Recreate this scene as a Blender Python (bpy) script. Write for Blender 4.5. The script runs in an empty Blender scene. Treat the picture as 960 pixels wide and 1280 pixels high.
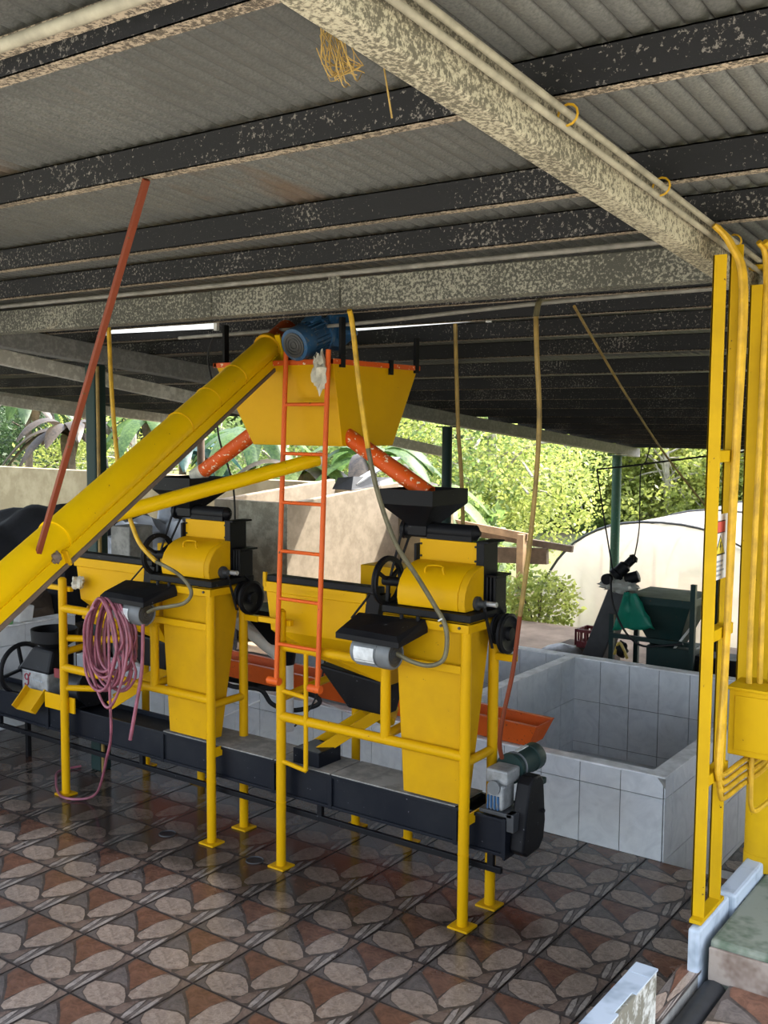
import bpy, math, random
from mathutils import Vector, Matrix, noise as mnoise
random.seed(7)
scene = bpy.context.scene
COL = scene.collection

# ------------------------------------------------------------------ camera
cam_d = bpy.data.cameras.new('camera')
cam_d.sensor_fit = 'VERTICAL'
cam_d.sensor_height = 24.0
cam_d.sensor_width = 24.0
cam_d.lens = 1296.64 / 1280 * 24.0
cam_d.clip_start = 0.05
cam_d.clip_end = 300
cam = bpy.data.objects.new('camera', cam_d)
COL.objects.link(cam)
CR = Vector((0.812158, 0.583385, 0.007807))
CU = Vector((-0.055180, 0.063484, 0.996456))
CF = Vector((-0.580822, 0.809711, -0.083750))
CP = Vector((1.692804, -3.710474, 2.388281))
M = Matrix(((CR.x, CU.x, -CF.x, CP.x), (CR.y, CU.y, -CF.y, CP.y), (CR.z, CU.z, -CF.z, CP.z), (0, 0, 0, 1)))
cam.matrix_world = M
scene.camera = cam

# ------------------------------------------------------------------ world, sun, exposure
scene.view_settings.view_transform = 'Standard'
scene.view_settings.look = 'None'
scene.view_settings.gamma = 1.0
scene.view_settings.use_curve_mapping = False
scene.view_settings.exposure = 2.62

world = bpy.data.worlds.new('sky')
scene.world = world
world.use_nodes = True
wn = world.node_tree
wn.nodes.clear()
wo = wn.nodes.new('ShaderNodeOutputWorld')
bg = wn.nodes.new('ShaderNodeBackground')
sky = wn.nodes.new('ShaderNodeTexSky')
sky.sky_type = 'NISHITA'
sky.sun_disc = False
sky.sun_elevation = math.radians(52)
sky.sun_rotation = math.radians(25)
sky.air_density = 1.0
sky.dust_density = 3.0
sky.ozone_density = 1.0
bg.inputs['Strength'].default_value = 0.17
hs_ = wn.nodes.new('ShaderNodeHueSaturation')
hs_.inputs['Saturation'].default_value = 0.55
wn.links.new(sky.outputs[0], hs_.inputs['Color'])
wn.links.new(hs_.outputs[0], bg.inputs[0])
wn.links.new(bg.outputs[0], wo.inputs[0])

sun_d = bpy.data.lights.new('sun', 'SUN')
sun_d.energy = 2.0
sun_d.angle = math.radians(0.6)
sun_d.color = (1.0, 0.95, 0.86)
sun = bpy.data.objects.new('sun', sun_d)
COL.objects.link(sun)
sun.location = (4, 20, 20)
SUN_DIR = Vector((-0.34, -0.60, -0.95))          # direction in which the light travels
sun.rotation_euler = SUN_DIR.to_track_quat('-Z', 'Y').to_euler()

# ------------------------------------------------------------------ materials
MATS = {}
def new_mat(name):
    m = bpy.data.materials.new(name)
    m.use_nodes = True
    MATS[name] = m
    nt = m.node_tree
    return m, nt, nt.nodes['Principled BSDF']

def ramp(nt, fac, stops):
    r = nt.nodes.new('ShaderNodeValToRGB')
    el = r.color_ramp.elements
    while len(el) < len(stops):
        el.new(0.5)
    for e, (p, c) in zip(el, stops):
        e.position = p
        e.color = (c[0], c[1], c[2], 1) if not isinstance(c, (int, float)) else (c, c, c, 1)
    nt.links.new(fac, r.inputs[0])
    return r.outputs[0]

def noise(nt, scale, detail=4, rough=0.6, vec=None, dist=0.0):
    n = nt.nodes.new('ShaderNodeTexNoise')
    n.inputs['Scale'].default_value = scale
    n.inputs['Detail'].default_value = detail
    n.inputs['Roughness'].default_value = rough
    n.inputs['Distortion'].default_value = dist
    if vec is not None:
        nt.links.new(vec, n.inputs['Vector'])
    return n.outputs['Fac']

def mix(nt, fac, a, b, mode='MIX'):
    x = nt.nodes.new('ShaderNodeMix')
    x.data_type = 'RGBA'
    x.blend_type = mode
    for sock, val in ((x.inputs[0], fac), (x.inputs[6], a), (x.inputs[7], b)):
        if hasattr(val, 'is_output'):
            nt.links.new(val, sock)
        elif isinstance(val, (int, float)):
            sock.default_value = val
        else:
            sock.default_value = (val[0], val[1], val[2], 1)
    return x.outputs[2]

def math_n(nt, op, a, b=None, c=None, clamp=False):
    x = nt.nodes.new('ShaderNodeMath')
    x.operation = op
    x.use_clamp = clamp
    for i, v in enumerate((a, b, c)):
        if v is None:
            continue
        if hasattr(v, 'is_output'):
            nt.links.new(v, x.inputs[i])
        else:
            x.inputs[i].default_value = v
    return x.outputs[0]

def smooth(nt, v, lo, hi):
    x = nt.nodes.new('ShaderNodeMapRange')
    x.interpolation_type = 'SMOOTHSTEP'
    nt.links.new(v, x.inputs[0])
    x.inputs[1].default_value = lo
    x.inputs[2].default_value = hi
    return x.outputs[0]

def coord(nt, kind='Object', scale=None):
    if kind == 'World':
        out = nt.nodes.new('ShaderNodeNewGeometry').outputs['Position']
    else:
        out = nt.nodes.new('ShaderNodeTexCoord').outputs[kind]
    if scale is not None:
        mp = nt.nodes.new('ShaderNodeMapping')
        mp.inputs['Scale'].default_value = scale
        nt.links.new(out, mp.inputs['Vector'])
        out = mp.outputs[0]
    return out

def bump(nt, b, h, strength=0.2, dist=0.01):
    n = nt.nodes.new('ShaderNodeBump')
    n.inputs['Strength'].default_value = strength
    n.inputs['Distance'].default_value = dist
    nt.links.new(h, n.inputs['Height'])
    nt.links.new(n.outputs[0], b.inputs['Normal'])

def paint(name, col, rough=0.4, chip=(0.10, 0.05, 0.02), chips=0.70, dirt=(0.35, 0.26, 0.08), dirt_amt=0.35, metal=0.0, scale=1.0, relief=0.08, spec=0.22):
    """painted metal: broad grime, small chips"""
    m, nt, b = new_mat(name)
    co = coord(nt, 'World')
    n1 = noise(nt, 3.2 * scale, 5, 0.65, co)
    dcol = tuple(c * d for c, d in zip(col, (0.72, 0.66, 0.5)))
    f1 = ramp(nt, n1, [(0.42, 0.0), (0.72, dirt_amt)])
    c1 = mix(nt, f1, col, tuple(0.5 * (a + bb) for a, bb in zip(dcol, dirt)))
    n2 = noise(nt, 46 * scale, 3, 0.6, co)
    f2 = ramp(nt, n2, [(chips, 0.0), (chips + 0.03, 1.0)])
    c2 = mix(nt, f2, c1, chip)
    nt.links.new(c2, b.inputs['Base Color'])
    nr = ramp(nt, n1, [(0.3, rough * 0.8), (0.75, min(1, rough * 1.35))])
    nt.links.new(nr, b.inputs['Roughness'])
    b.inputs['Metallic'].default_value = metal
    b.inputs['Specular IOR Level'].default_value = spec
    n3 = noise(nt, 22 * scale, 4, 0.55, co)
    bump(nt, b, n3, relief, 0.004)
    return m

def speckle(name, dark, light, scale=55, thr=0.5, width=0.1, rough=0.85, mott=0.5, rust=None, coat=(1, 1, 1)):
    """mildewed metal: pale lichen-like spots over a dark skin"""
    m, nt, b = new_mat(name)
    co = coord(nt, 'World')
    n = noise(nt, scale, 3, 0.7, co)
    nb = noise(nt, 2.2, 4, 0.6, co)
    n = math_n(nt, 'ADD', n, math_n(nt, 'MULTIPLY', math_n(nt, 'SUBTRACT', nb, 0.5), mott))
    f = ramp(nt, n, [(thr, 0.0), (thr + width, 1.0)])
    c = mix(nt, f, dark, light)
    if rust:
        nr = noise(nt, 1.1, 5, 0.65, co)
        c = mix(nt, ramp(nt, nr, [(0.60, 0.0), (0.70, 0.7)]), c, rust)
    nt.links.new(c, b.inputs['Base Color'])
    b.inputs['Roughness'].default_value = rough
    bump(nt, b, n, 0.25, 0.004)
    return m

def plain(name, col, rough=0.5, metal=0.0, var=0.18, scale=9, relief=0.06, spec=0.5, col2=None):
    m, nt, b = new_mat(name)
    co = coord(nt, 'World')
    n = noise(nt, scale, 5, 0.6, co)
    lo = tuple(max(0, c * (1 - var)) for c in col)
    hi = tuple(min(1, c * (1 + var)) for c in col)
    if col2:
        hi = col2
    nt.links.new(ramp(nt, n, [(0.3, lo), (0.7, hi)]), b.inputs['Base Color'])
    b.inputs['Roughness'].default_value = rough
    b.inputs['Metallic'].default_value = metal
    b.inputs['Specular IOR Level'].default_value = spec
    if relief:
        bump(nt, b, noise(nt, scale * 6, 4, 0.6, co), relief, 0.004)
    return m

YEL = (0.60, 0.325, 0.002)
paint('yellow_paint', YEL, 0.38, spec=0.10, dirt_amt=0.20, dirt=(0.30, 0.18, 0.02), chips=0.73)
paint('yellow_worn', (0.56, 0.305, 0.003), 0.45, spec=0.10, chips=0.715, dirt_amt=0.35, dirt=(0.22, 0.12, 0.02))
paint('yellow_auger', (0.72, 0.44, 0.002), 0.36, spec=0.10, dirt_amt=0.2, dirt=(0.3, 0.18, 0.02), chips=0.73)
paint('yellow_gate', (0.52, 0.315, 0.004), 0.5, spec=0.10, dirt_amt=0.45, chips=0.70, dirt=(0.22, 0.13, 0.02))
paint('orange_paint', (0.66, 0.105, 0.012), 0.45, dirt=(0.3, 0.1, 0.04), chips=0.67)
paint('orange_chute', (0.62, 0.085, 0.008), 0.42, chip=(0.75, 0.6, 0.42), chips=0.62, dirt=(0.4, 0.14, 0.05), dirt_amt=0.5)
paint('red_oxide', (0.17, 0.036, 0.014), 0.6, dirt=(0.1, 0.04, 0.02), chips=0.66)
paint('black_paint', (0.0042, 0.0045, 0.006), 0.48, spec=0.16, chip=(0.10, 0.10, 0.11), chips=0.70, dirt=(0.03, 0.028, 0.026), dirt_amt=0.5)
paint('navy_paint', (0.0045, 0.006, 0.010), 0.42, spec=0.18, chip=(0.12, 0.12, 0.13), chips=0.71, dirt=(0.04, 0.042, 0.045), dirt_amt=0.5)
paint('blue_paint', (0.022, 0.085, 0.19), 0.42, chip=(0.12, 0.12, 0.12), chips=0.62, dirt=(0.08, 0.07, 0.05), dirt_amt=0.7)
paint('green_paint', (0.022, 0.075, 0.052), 0.5, chip=(0.2, 0.2, 0.17), chips=0.66, dirt=(0.09, 0.1, 0.08), dirt_amt=0.6)
paint('dark_green_paint', (0.010, 0.032, 0.030), 0.5, chips=0.70, dirt=(0.06, 0.06, 0.05), dirt_amt=0.5)
plain('rubber', (0.009, 0.009, 0.01), 0.6, spec=0.25)
plain('grey_motor', (0.13, 0.138, 0.14), 0.5, 0.0, 0.25)
plain('dark_grey_motor', (0.032, 0.034, 0.036), 0.5, 0.0, 0.3)
plain('steel', (0.42, 0.42, 0.42), 0.42, 0.6, 0.25, 20)
plain('pale_steel', (0.25, 0.255, 0.25), 0.5, 0.2, 0.45, 14)
plain('white_label', (0.62, 0.63, 0.62), 0.5, 0, 0.2, 30)
plain('white_plastic', (0.72, 0.72, 0.70), 0.45, 0, 0.12)
plain('pvc_pipe', (0.68, 0.67, 0.62), 0.45, 0, 0.15)
plain('hose_pink', (0.25, 0.072, 0.10), 0.45, 0, 0.4, 16)
plain('conduit_yellow', (0.50, 0.29, 0.008), 0.55, 0, 0.35, 14)
plain('conduit_old', (0.24, 0.155, 0.035), 0.6, 0, 0.4, 12)
plain('conduit_grey', (0.22, 0.21, 0.18), 0.6, 0, 0.3, 14)
plain('cable_black', (0.010, 0.010, 0.011), 0.5, spec=0.3)
plain('conduit_olive', (0.12, 0.105, 0.055), 0.55, 0, 0.4, 14)
plain('conduit_pale', (0.30, 0.275, 0.20), 0.7, 0, 0.3, 14)
plain('straw', (0.42, 0.28, 0.08), 0.9, 0, 0.4, 20)
plain('rag', (0.55, 0.52, 0.42), 0.9, 0, 0.35, 20, 0.4)
plain('wood', (0.40, 0.26, 0.15), 0.85, 0, 0.35, 5, 0.3)
plain('dark_wood', (0.12, 0.085, 0.06), 0.9, 0, 0.4, 5, 0.3)
plain('crate_red', (0.16, 0.012, 0.016), 0.5, 0, 0.2)
plain('pulp_dark', (0.007, 0.007, 0.010), 0.9, 0, 0.5, 6, 0.6)
plain('bag_grey', (0.36, 0.38, 0.42), 0.35, 0, 0.35, 4, 0.2)
plain('bark', (0.13, 0.105, 0.075), 0.9, 0, 0.4, 7, 0.5)
plain('bark_pale', (0.36, 0.33, 0.27), 0.9, 0, 0.35, 7, 0.5)
plain('earth', (0.20, 0.15, 0.085), 0.95, 0, 0.3, 1.2, 0.4, col2=(0.13, 0.17, 0.06))
plain('rear_ground', (0.34, 0.25, 0.18), 0.95, 0, 0.35, 2.5, 0.4)
plain('yard', (0.48, 0.445, 0.385), 0.95, 0, 0.2, 2.0, 0.3)  # pale tone set by how much light the unseen slab bounces
plain('grout', (0.018, 0.016, 0.016), 0.4, 0, 0.3)
plain('wall_grout', (0.06, 0.058, 0.055), 0.8, 0, 0.3)
plain('white_cap', (0.82, 0.82, 0.80), 0.6, 0, 0.25, 10)
plain('drain_black', (0.012, 0.012, 0.014), 0.4)

m, nt, b = new_mat('roof_sheet')                 # weathered zinc, stains drawn out along the flutes
co = coord(nt, 'World')
n1 = noise(nt, 130, 3, 0.7, co)
n2 = noise(nt, 1.3, 5, 0.65, coord(nt, 'World'))
c = ramp(nt, n1, [(0.35, (0.105, 0.107, 0.097)), (0.65, (0.205, 0.207, 0.187))])
c = mix(nt, ramp(nt, n2, [(0.42, 0.0), (0.66, 0.6)]), c, (0.085, 0.085, 0.077))
n3 = noise(nt, 0.9, 5, 0.7, coord(nt, 'World', (1.6, 0.5, 1.0)))
c = mix(nt, ramp(nt, n3, [(0.60, 0.0), (0.68, 0.6)]), c, (0.17, 0.105, 0.06))
nt.links.new(c, b.inputs['Base Color'])
b.inputs['Roughness'].default_value = 0.55
b.inputs['Metallic'].default_value = 0.1
speckle('purlin_web', (0.009, 0.0095, 0.011), (0.20, 0.185, 0.165), 80, 0.60, 0.06, 0.8, 0.45)
speckle('purlin_flange', (0.09, 0.072, 0.05), (0.42, 0.34, 0.24), 90, 0.46, 0.10, 0.85, 0.3)
speckle('rafter_skin', (0.12, 0.108, 0.073), (0.44, 0.40, 0.28), 95, 0.43, 0.14, 0.85, 0.35)
speckle('beam_skin', (0.07, 0.07, 0.057), (0.30, 0.29, 0.23), 75, 0.47, 0.12, 0.85, 0.4, rust=(0.20, 0.12, 0.05))
speckle('pale_rafter', (0.46, 0.44, 0.39), (0.70, 0.68, 0.62), 20, 0.45, 0.2, 0.85, 0.5)
speckle('grey_rafter', (0.16, 0.16, 0.155), (0.24, 0.24, 0.23), 30, 0.45, 0.2, 0.85, 0.4)
speckle('cream_wall', (0.25, 0.195, 0.11), (0.34, 0.275, 0.165), 3, 0.40, 0.25, 0.9, 0.5)
speckle('tank_wall', (0.25, 0.205, 0.145), (0.34, 0.28, 0.205), 6, 0.38, 0.25, 0.9, 0.6)
speckle('tank_stained', (0.28, 0.25, 0.18), (0.48, 0.43, 0.32), 9, 0.40, 0.25, 0.9, 0.7)
speckle('concrete', (0.17, 0.165, 0.15), (0.28, 0.27, 0.24), 8, 0.4, 0.2, 0.9, 0.6)
speckle('moss_concrete', (0.10, 0.135, 0.085), (0.25, 0.27, 0.21), 9, 0.42, 0.22, 0.9, 0.9)
speckle('brown_concrete', (0.17, 0.115, 0.085), (0.33, 0.27, 0.22), 10, 0.42, 0.22, 0.9, 0.8)
speckle('white_curb', (0.28, 0.33, 0.38), (0.44, 0.50, 0.56), 7, 0.34, 0.16, 0.75, 0.5)
speckle('wall_cement', (0.17, 0.16, 0.12), (0.52, 0.52, 0.47), 22, 0.42, 0.16, 0.9, 0.7)

# glazed white wall tiles, faint marbling
m, nt, b = new_mat('wall_tile')
co = coord(nt, 'World')
nz = noise(nt, 7, 6, 0.62, co, 1.6)
c = ramp(nt, nz, [(0.30, (0.55, 0.57, 0.585)), (0.5, (0.64, 0.66, 0.67)), (0.66, (0.69, 0.71, 0.715))])
nd = noise(nt, 1.6, 5, 0.6, co)
c = mix(nt, ramp(nt, nd, [(0.5, 0.0), (0.8, 0.35)]), c, (0.42, 0.40, 0.34))
nt.links.new(c, b.inputs['Base Color'])
b.inputs['Roughness'].default_value = 0.28

# printed floor tile: five inks; the floor is wet round the machines
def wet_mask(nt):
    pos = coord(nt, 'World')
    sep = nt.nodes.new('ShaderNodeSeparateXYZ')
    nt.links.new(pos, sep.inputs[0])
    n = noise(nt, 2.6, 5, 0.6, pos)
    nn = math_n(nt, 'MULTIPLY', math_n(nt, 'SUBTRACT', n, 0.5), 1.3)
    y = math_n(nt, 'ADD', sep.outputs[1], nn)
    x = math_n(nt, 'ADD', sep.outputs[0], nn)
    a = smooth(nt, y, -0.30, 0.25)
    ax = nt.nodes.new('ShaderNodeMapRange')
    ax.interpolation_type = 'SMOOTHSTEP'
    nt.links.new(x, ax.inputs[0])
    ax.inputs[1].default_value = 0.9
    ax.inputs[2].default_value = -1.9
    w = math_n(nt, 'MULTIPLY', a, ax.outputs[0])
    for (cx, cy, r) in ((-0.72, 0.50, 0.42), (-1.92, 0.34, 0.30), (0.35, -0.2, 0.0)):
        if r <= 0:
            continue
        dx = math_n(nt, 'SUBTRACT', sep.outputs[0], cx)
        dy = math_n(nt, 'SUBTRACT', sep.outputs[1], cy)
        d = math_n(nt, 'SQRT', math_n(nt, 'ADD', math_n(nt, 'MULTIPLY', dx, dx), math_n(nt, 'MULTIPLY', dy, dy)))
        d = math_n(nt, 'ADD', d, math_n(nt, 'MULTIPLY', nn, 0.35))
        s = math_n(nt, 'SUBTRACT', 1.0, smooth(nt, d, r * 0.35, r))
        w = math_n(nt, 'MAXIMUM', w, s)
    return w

def tile_ink(name, lo, hi, scale=24, rough=0.30):
    m, nt, b = new_mat(name)
    obj_co = coord(nt, 'Object')
    n = noise(nt, scale, 6, 0.75, obj_co, 1.2)
    vein = noise(nt, scale * 2.2, 5, 0.8, obj_co, 2.0)
    c = ramp(nt, n, [(0.34, lo), (0.60, hi)])
    c = mix(nt, ramp(nt, vein, [(0.58, 0.0), (0.70, 0.55)]), c, tuple(0.35 * q for q in lo))
    big = noise(nt, 1.1, 3, 0.5, coord(nt, 'World'))
    c = mix(nt, ramp(nt, big, [(0.35, 0.35), (0.6, 0.0)]), c, (0.05, 0.04, 0.035))
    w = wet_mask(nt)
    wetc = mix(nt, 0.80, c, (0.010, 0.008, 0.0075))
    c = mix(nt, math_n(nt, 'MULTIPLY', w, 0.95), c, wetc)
    nt.links.new(c, b.inputs['Base Color'])
    r = math_n(nt, 'SUBTRACT', rough, math_n(nt, 'MULTIPLY', w, rough - 0.15))
    nt.links.new(r, b.inputs['Roughness'])
    bump(nt, b, n, 0.05, 0.003)
tile_ink('ink_ground', (0.055, 0.045, 0.040), (0.12, 0.095, 0.082))
tile_ink('ink_beige', (0.28, 0.205, 0.155), (0.56, 0.43, 0.335), 34)
tile_ink('ink_rust', (0.13, 0.058, 0.036), (0.30, 0.145, 0.09), 18)
tile_ink('ink_brown', (0.17, 0.115, 0.09), (0.31, 0.22, 0.17), 20)
tile_ink('ink_pale', (0.32, 0.27, 0.235), (0.58, 0.50, 0.43), 34)
tile_ink('ink_grey', (0.11, 0.095, 0.085), (0.24, 0.20, 0.175), 26)

# foliage
def leaf_mat(name, a, b_, tr=0.55):
    m, nt, b = new_mat(name)
    n = noise(nt, 1.7, 4, 0.7, coord(nt, 'World'))
    n2 = noise(nt, 23, 2, 0.5, coord(nt, 'World'))
    f = math_n(nt, 'ADD', math_n(nt, 'MULTIPLY', n, 0.6), math_n(nt, 'MULTIPLY', n2, 0.4))
    c = ramp(nt, f, [(0.36, a), (0.62, b_)])
    nt.links.new(c, b.inputs['Base Color'])
    b.inputs['Roughness'].default_value = 0.45
    t = nt.nodes.new('ShaderNodeBsdfTranslucent')
    nt.links.new(c, t.inputs[0])
    mx = nt.nodes.new('ShaderNodeMixShader')
    mx.inputs[0].default_value = tr
    nt.links.new(b.outputs[0], mx.inputs[1])
    nt.links.new(t.outputs[0], mx.inputs[2])
    nt.links.new(mx.outputs[0], nt.nodes['Material Output'].inputs[0])
leaf_mat('leaf_lime', (0.13, 0.20, 0.03), (0.50, 0.53, 0.15), 0.6)
leaf_mat('leaf_mid', (0.065, 0.13, 0.03), (0.28, 0.36, 0.11), 0.6)
leaf_mat('leaf_deep', (0.02, 0.05, 0.022), (0.09, 0.15, 0.055), 0.45)
leaf_mat('leaf_dry', (0.20, 0.18, 0.09), (0.42, 0.37, 0.22))
leaf_mat('leaf_banana', (0.03, 0.085, 0.03), (0.17, 0.27, 0.08), 0.5)
leaf_mat('leaf_teal', (0.015, 0.05, 0.045), (0.06, 0.13, 0.11), 0.4)
leaf_mat('dead_leaf', (0.03, 0.024, 0.018), (0.10, 0.075, 0.05), 0.3)

# thin plastics that let light through
def sheet_mat(name, col, tr, rough=0.35, alpha=1.0):
    m, nt, b = new_mat(name)
    n = noise(nt, 1.4, 5, 0.6, coord(nt, 'World'), 0.8)
    c = ramp(nt, n, [(0.3, tuple(x * 0.82 for x in col)), (0.7, col)])
    nt.links.new(c, b.inputs['Base Color'])
    b.inputs['Roughness'].default_value = rough
    t = nt.nodes.new('ShaderNodeBsdfTranslucent')
    nt.links.new(c, t.inputs[0])
    mx = nt.nodes.new('ShaderNodeMixShader')
    mx.inputs[0].default_value = tr
    nt.links.new(b.outputs[0], mx.inputs[1])
    nt.links.new(t.outputs[0], mx.inputs[2])
    out = mx.outputs[0]
    if alpha < 1:
        tp = nt.nodes.new('ShaderNodeBsdfTransparent')
        m2 = nt.nodes.new('ShaderNodeMixShader')
        m2.inputs[0].default_value = alpha
        nt.links.new(tp.outputs[0], m2.inputs[1])
        nt.links.new(out, m2.inputs[2])
        out = m2.outputs[0]
    nt.links.new(out, nt.nodes['Material Output'].inputs[0])
sheet_mat('greenhouse_film', (0.72, 0.685, 0.62), 0.55, 0.4, 0.78)
sheet_mat('green_bag', (0.02, 0.36, 0.24), 0.5)
sheet_mat('clear_bag', (0.66, 0.66, 0.60), 0.4)

m, nt, b = new_mat('tube_light')
b.inputs['Base Color'].default_value = (0.85, 0.87, 0.88, 1)
b.inputs['Emission Color'].default_value = (0.92, 0.97, 1.0, 1)
b.inputs['Emission Strength'].default_value = 0.25

m, nt, b = new_mat('sign_red'); b.inputs['Base Color'].default_value = (0.62, 0.10, 0.08, 1)
m, nt, b = new_mat('sign_yellow'); b.inputs['Base Color'].default_value = (0.75, 0.60, 0.06, 1)
m, nt, b = new_mat('sign_black'); b.inputs['Base Color'].default_value = (0.02, 0.02, 0.025, 1)
m, nt, b = new_mat('sign_grey'); b.inputs['Base Color'].default_value = (0.30, 0.33, 0.36, 1)
m, nt, b = new_mat('logo_red'); b.inputs['Base Color'].default_value = (0.22, 0.015, 0.035, 1)
m, nt, b = new_mat('tub_green'); b.inputs['Base Color'].default_value = (0.10, 0.32, 0.09, 1)
m, nt, b = new_mat('tub_yellow'); b.inputs['Base Color'].default_value = (0.55, 0.40, 0.08, 1)

# ------------------------------------------------------------------ mesh builder
def V(*a):
    return Vector(a[0]) if len(a) == 1 else Vector(a)

def frame(axis, up=None):
    a = Vector(axis).normalized()
    u = Vector(up) if up is not None else (Vector((0, 0, 1)) if abs(a.z) < 0.95 else Vector((0, 1, 0)))
    x = u.cross(a)
    if x.length < 1e-6:
        x = Vector((1, 0, 0)).cross(a)
    x.normalize()
    y = a.cross(x).normalized()
    return x, y, a

class MB:
    def __init__(self):
        self.v = []; self.f = []; self.m = []
    def add(self, vs, fs, mi=0):
        o = len(self.v)
        self.v += [tuple(x) for x in vs]
        self.f += [tuple(i + o for i in f) for f in fs]
        self.m += [mi] * len(fs)
        return self
    def hexa(self, b4, t4, mi=0):
        vs = list(b4) + list(t4)
        return self.add(vs, [(3, 2, 1, 0), (4, 5, 6, 7), (0, 1, 5, 4), (1, 2, 6, 5), (2, 3, 7, 6), (3, 0, 4, 7)], mi)
    def box(self, x0, x1, y0, y1, z0, z1, mi=0):
        return self.hexa([(x0, y0, z0), (x1, y0, z0), (x1, y1, z0), (x0, y1, z0)],
                         [(x0, y0, z1), (x1, y0, z1), (x1, y1, z1), (x0, y1, z1)], mi)
    def bar(self, p0, p1, w, h, up=None, mi=0):
        p0, p1 = V(p0), V(p1)
        x, y, a = frame(p1 - p0, up)
        c = [x * (sx * w / 2) + y * (sy * h / 2) for sx, sy in ((-1, -1), (1, -1), (1, 1), (-1, 1))]
        return self.hexa([p0 + q for q in c], [p1 + q for q in c], mi)
    def cyl(self, p0, p1, r0, r1=None, n=14, mi=0, caps=True):
        p0, p1 = V(p0), V(p1)
        r1 = r0 if r1 is None else r1
        x, y, a = frame(p1 - p0)
        vs = []
        for p, r in ((p0, r0), (p1, r1)):
            for k in range(n):
                t = 2 * math.pi * k / n
                vs.append(p + x * (r * math.cos(t)) + y * (r * math.sin(t)))
        fs = [(k, (k + 1) % n, n + (k + 1) % n, n + k) for k in range(n)]
        if caps:
            fs += [tuple(range(n - 1, -1, -1)), tuple(range(n, 2 * n))]
        return self.add(vs, fs, mi)
    def lathe(self, p0, axis, prof, n=20, mi=0):
        p0 = V(p0)
        x, y, a = frame(axis)
        vs, fs = [], []
        for (r, h) in prof:
            for k in range(n):
                t = 2 * math.pi * k / n
                vs.append(p0 + a * h + x * (r * math.cos(t)) + y * (r * math.sin(t)))
        for j in range(len(prof) - 1):
            for k in range(n):
                fs.append((j * n + k, j * n + (k + 1) % n, (j + 1) * n + (k + 1) % n, (j + 1) * n + k))
        fs.append(tuple(range(n - 1, -1, -1)))
        L = (len(prof) - 1) * n
        fs.append(tuple(range(L, L + n)))
        return self.add(vs, fs, mi)
    def tube(self, pts, r, n=8, mi=0, sub=5, closed=False):
        P = [V(p) for p in pts]
        if sub > 1 and len(P) > 2:
            Q = []
            N = len(P)
            rng = range(N) if closed else range(N - 1)
            for i in rng:
                if closed:
                    a, b, c, d = P[(i - 1) % N], P[i], P[(i + 1) % N], P[(i + 2) % N]
                else:
                    a, b, c, d = P[max(i - 1, 0)], P[i], P[i + 1], P[min(i + 2, N - 1)]
                for s in range(sub):
                    t = s / sub
                    Q.append(0.5 * ((2 * b) + (c - a) * t + (2 * a - 5 * b + 4 * c - d) * t * t + (3 * b - a - 3 * c + d) * t ** 3))
            if not closed:
                Q.append(P[-1])
            P = Q
        N = len(P)
        vs, fs = [], []
        x = None
        for i in range(N):
            if closed:
                t = P[(i + 1) % N] - P[(i - 1) % N]
            else:
                t = P[min(i + 1, N - 1)] - P[max(i - 1, 0)]
            t.normalize()
            if x is None:
                x, y, _ = frame(t)
            x = (x - t * x.dot(t)).normalized()
            y = t.cross(x)
            for k in range(n):
                a = 2 * math.pi * k / n
                vs.append(P[i] + x * (r * math.cos(a)) + y * (r * math.sin(a)))
        for i in range(N if closed else N - 1):
            j = (i + 1) % N
            for k in range(n):
                fs.append((i * n + k, i * n + (k + 1) % n, j * n + (k + 1) % n, j * n + k))
        if not closed:
            fs += [tuple(range(n - 1, -1, -1)), tuple(range((N - 1) * n, N * n))]
        return self.add(vs, fs, mi)
    def prism(self, poly, org, u, v, w, mi=0):
        """polygon (a,b)->org+a*u+b*v, extruded by vector w"""
        org, u, v, w = V(org), V(u), V(v), V(w)
        n = len(poly)
        b0 = [org + u * a + v * b for a, b in poly]
        vs = b0 + [p + w for p in b0]
        fs = [tuple(range(n - 1, -1, -1)), tuple(range(n, 2 * n))]
        fs += [(k, (k + 1) % n, n + (k + 1) % n, n + k) for k in range(n)]
        return self.add(vs, fs, mi)
    def torus(self, c, axis, R, r, n=28, k=8, mi=0):
        x, y, a = frame(axis)
        c = V(c)
        pts = [c + x * (R * math.cos(2 * math.pi * i / n)) + y * (R * math.sin(2 * math.pi * i / n)) for i in range(n)]
        return self.tube(pts, r, k, mi, 1, True)
    def blob(self, c, rx, ry, rz, mi=0, seed=0, amp=0.25, nu=14, nv=9, freq=2.2):
        vs, fs = [], []
        for j in range(nv + 1):
            ph = math.pi * j / nv
            for i in range(nu):
                th = 2 * math.pi * i / nu
                d = Vector((math.sin(ph) * math.cos(th), math.sin(ph) * math.sin(th), math.cos(ph)))
                k = 1 + amp * mnoise.noise(d * freq + Vector((seed, seed * 1.7, 0)))
                vs.append((c[0] + d.x * rx * k, c[1] + d.y * ry * k, c[2] + d.z * rz * k))
        for j in range(nv):
            for i in range(nu):
                fs.append((j * nu + i, (j + 1) * nu + i, (j + 1) * nu + (i + 1) % nu, j * nu + (i + 1) % nu))
        return self.add(vs, fs, mi)
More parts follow.
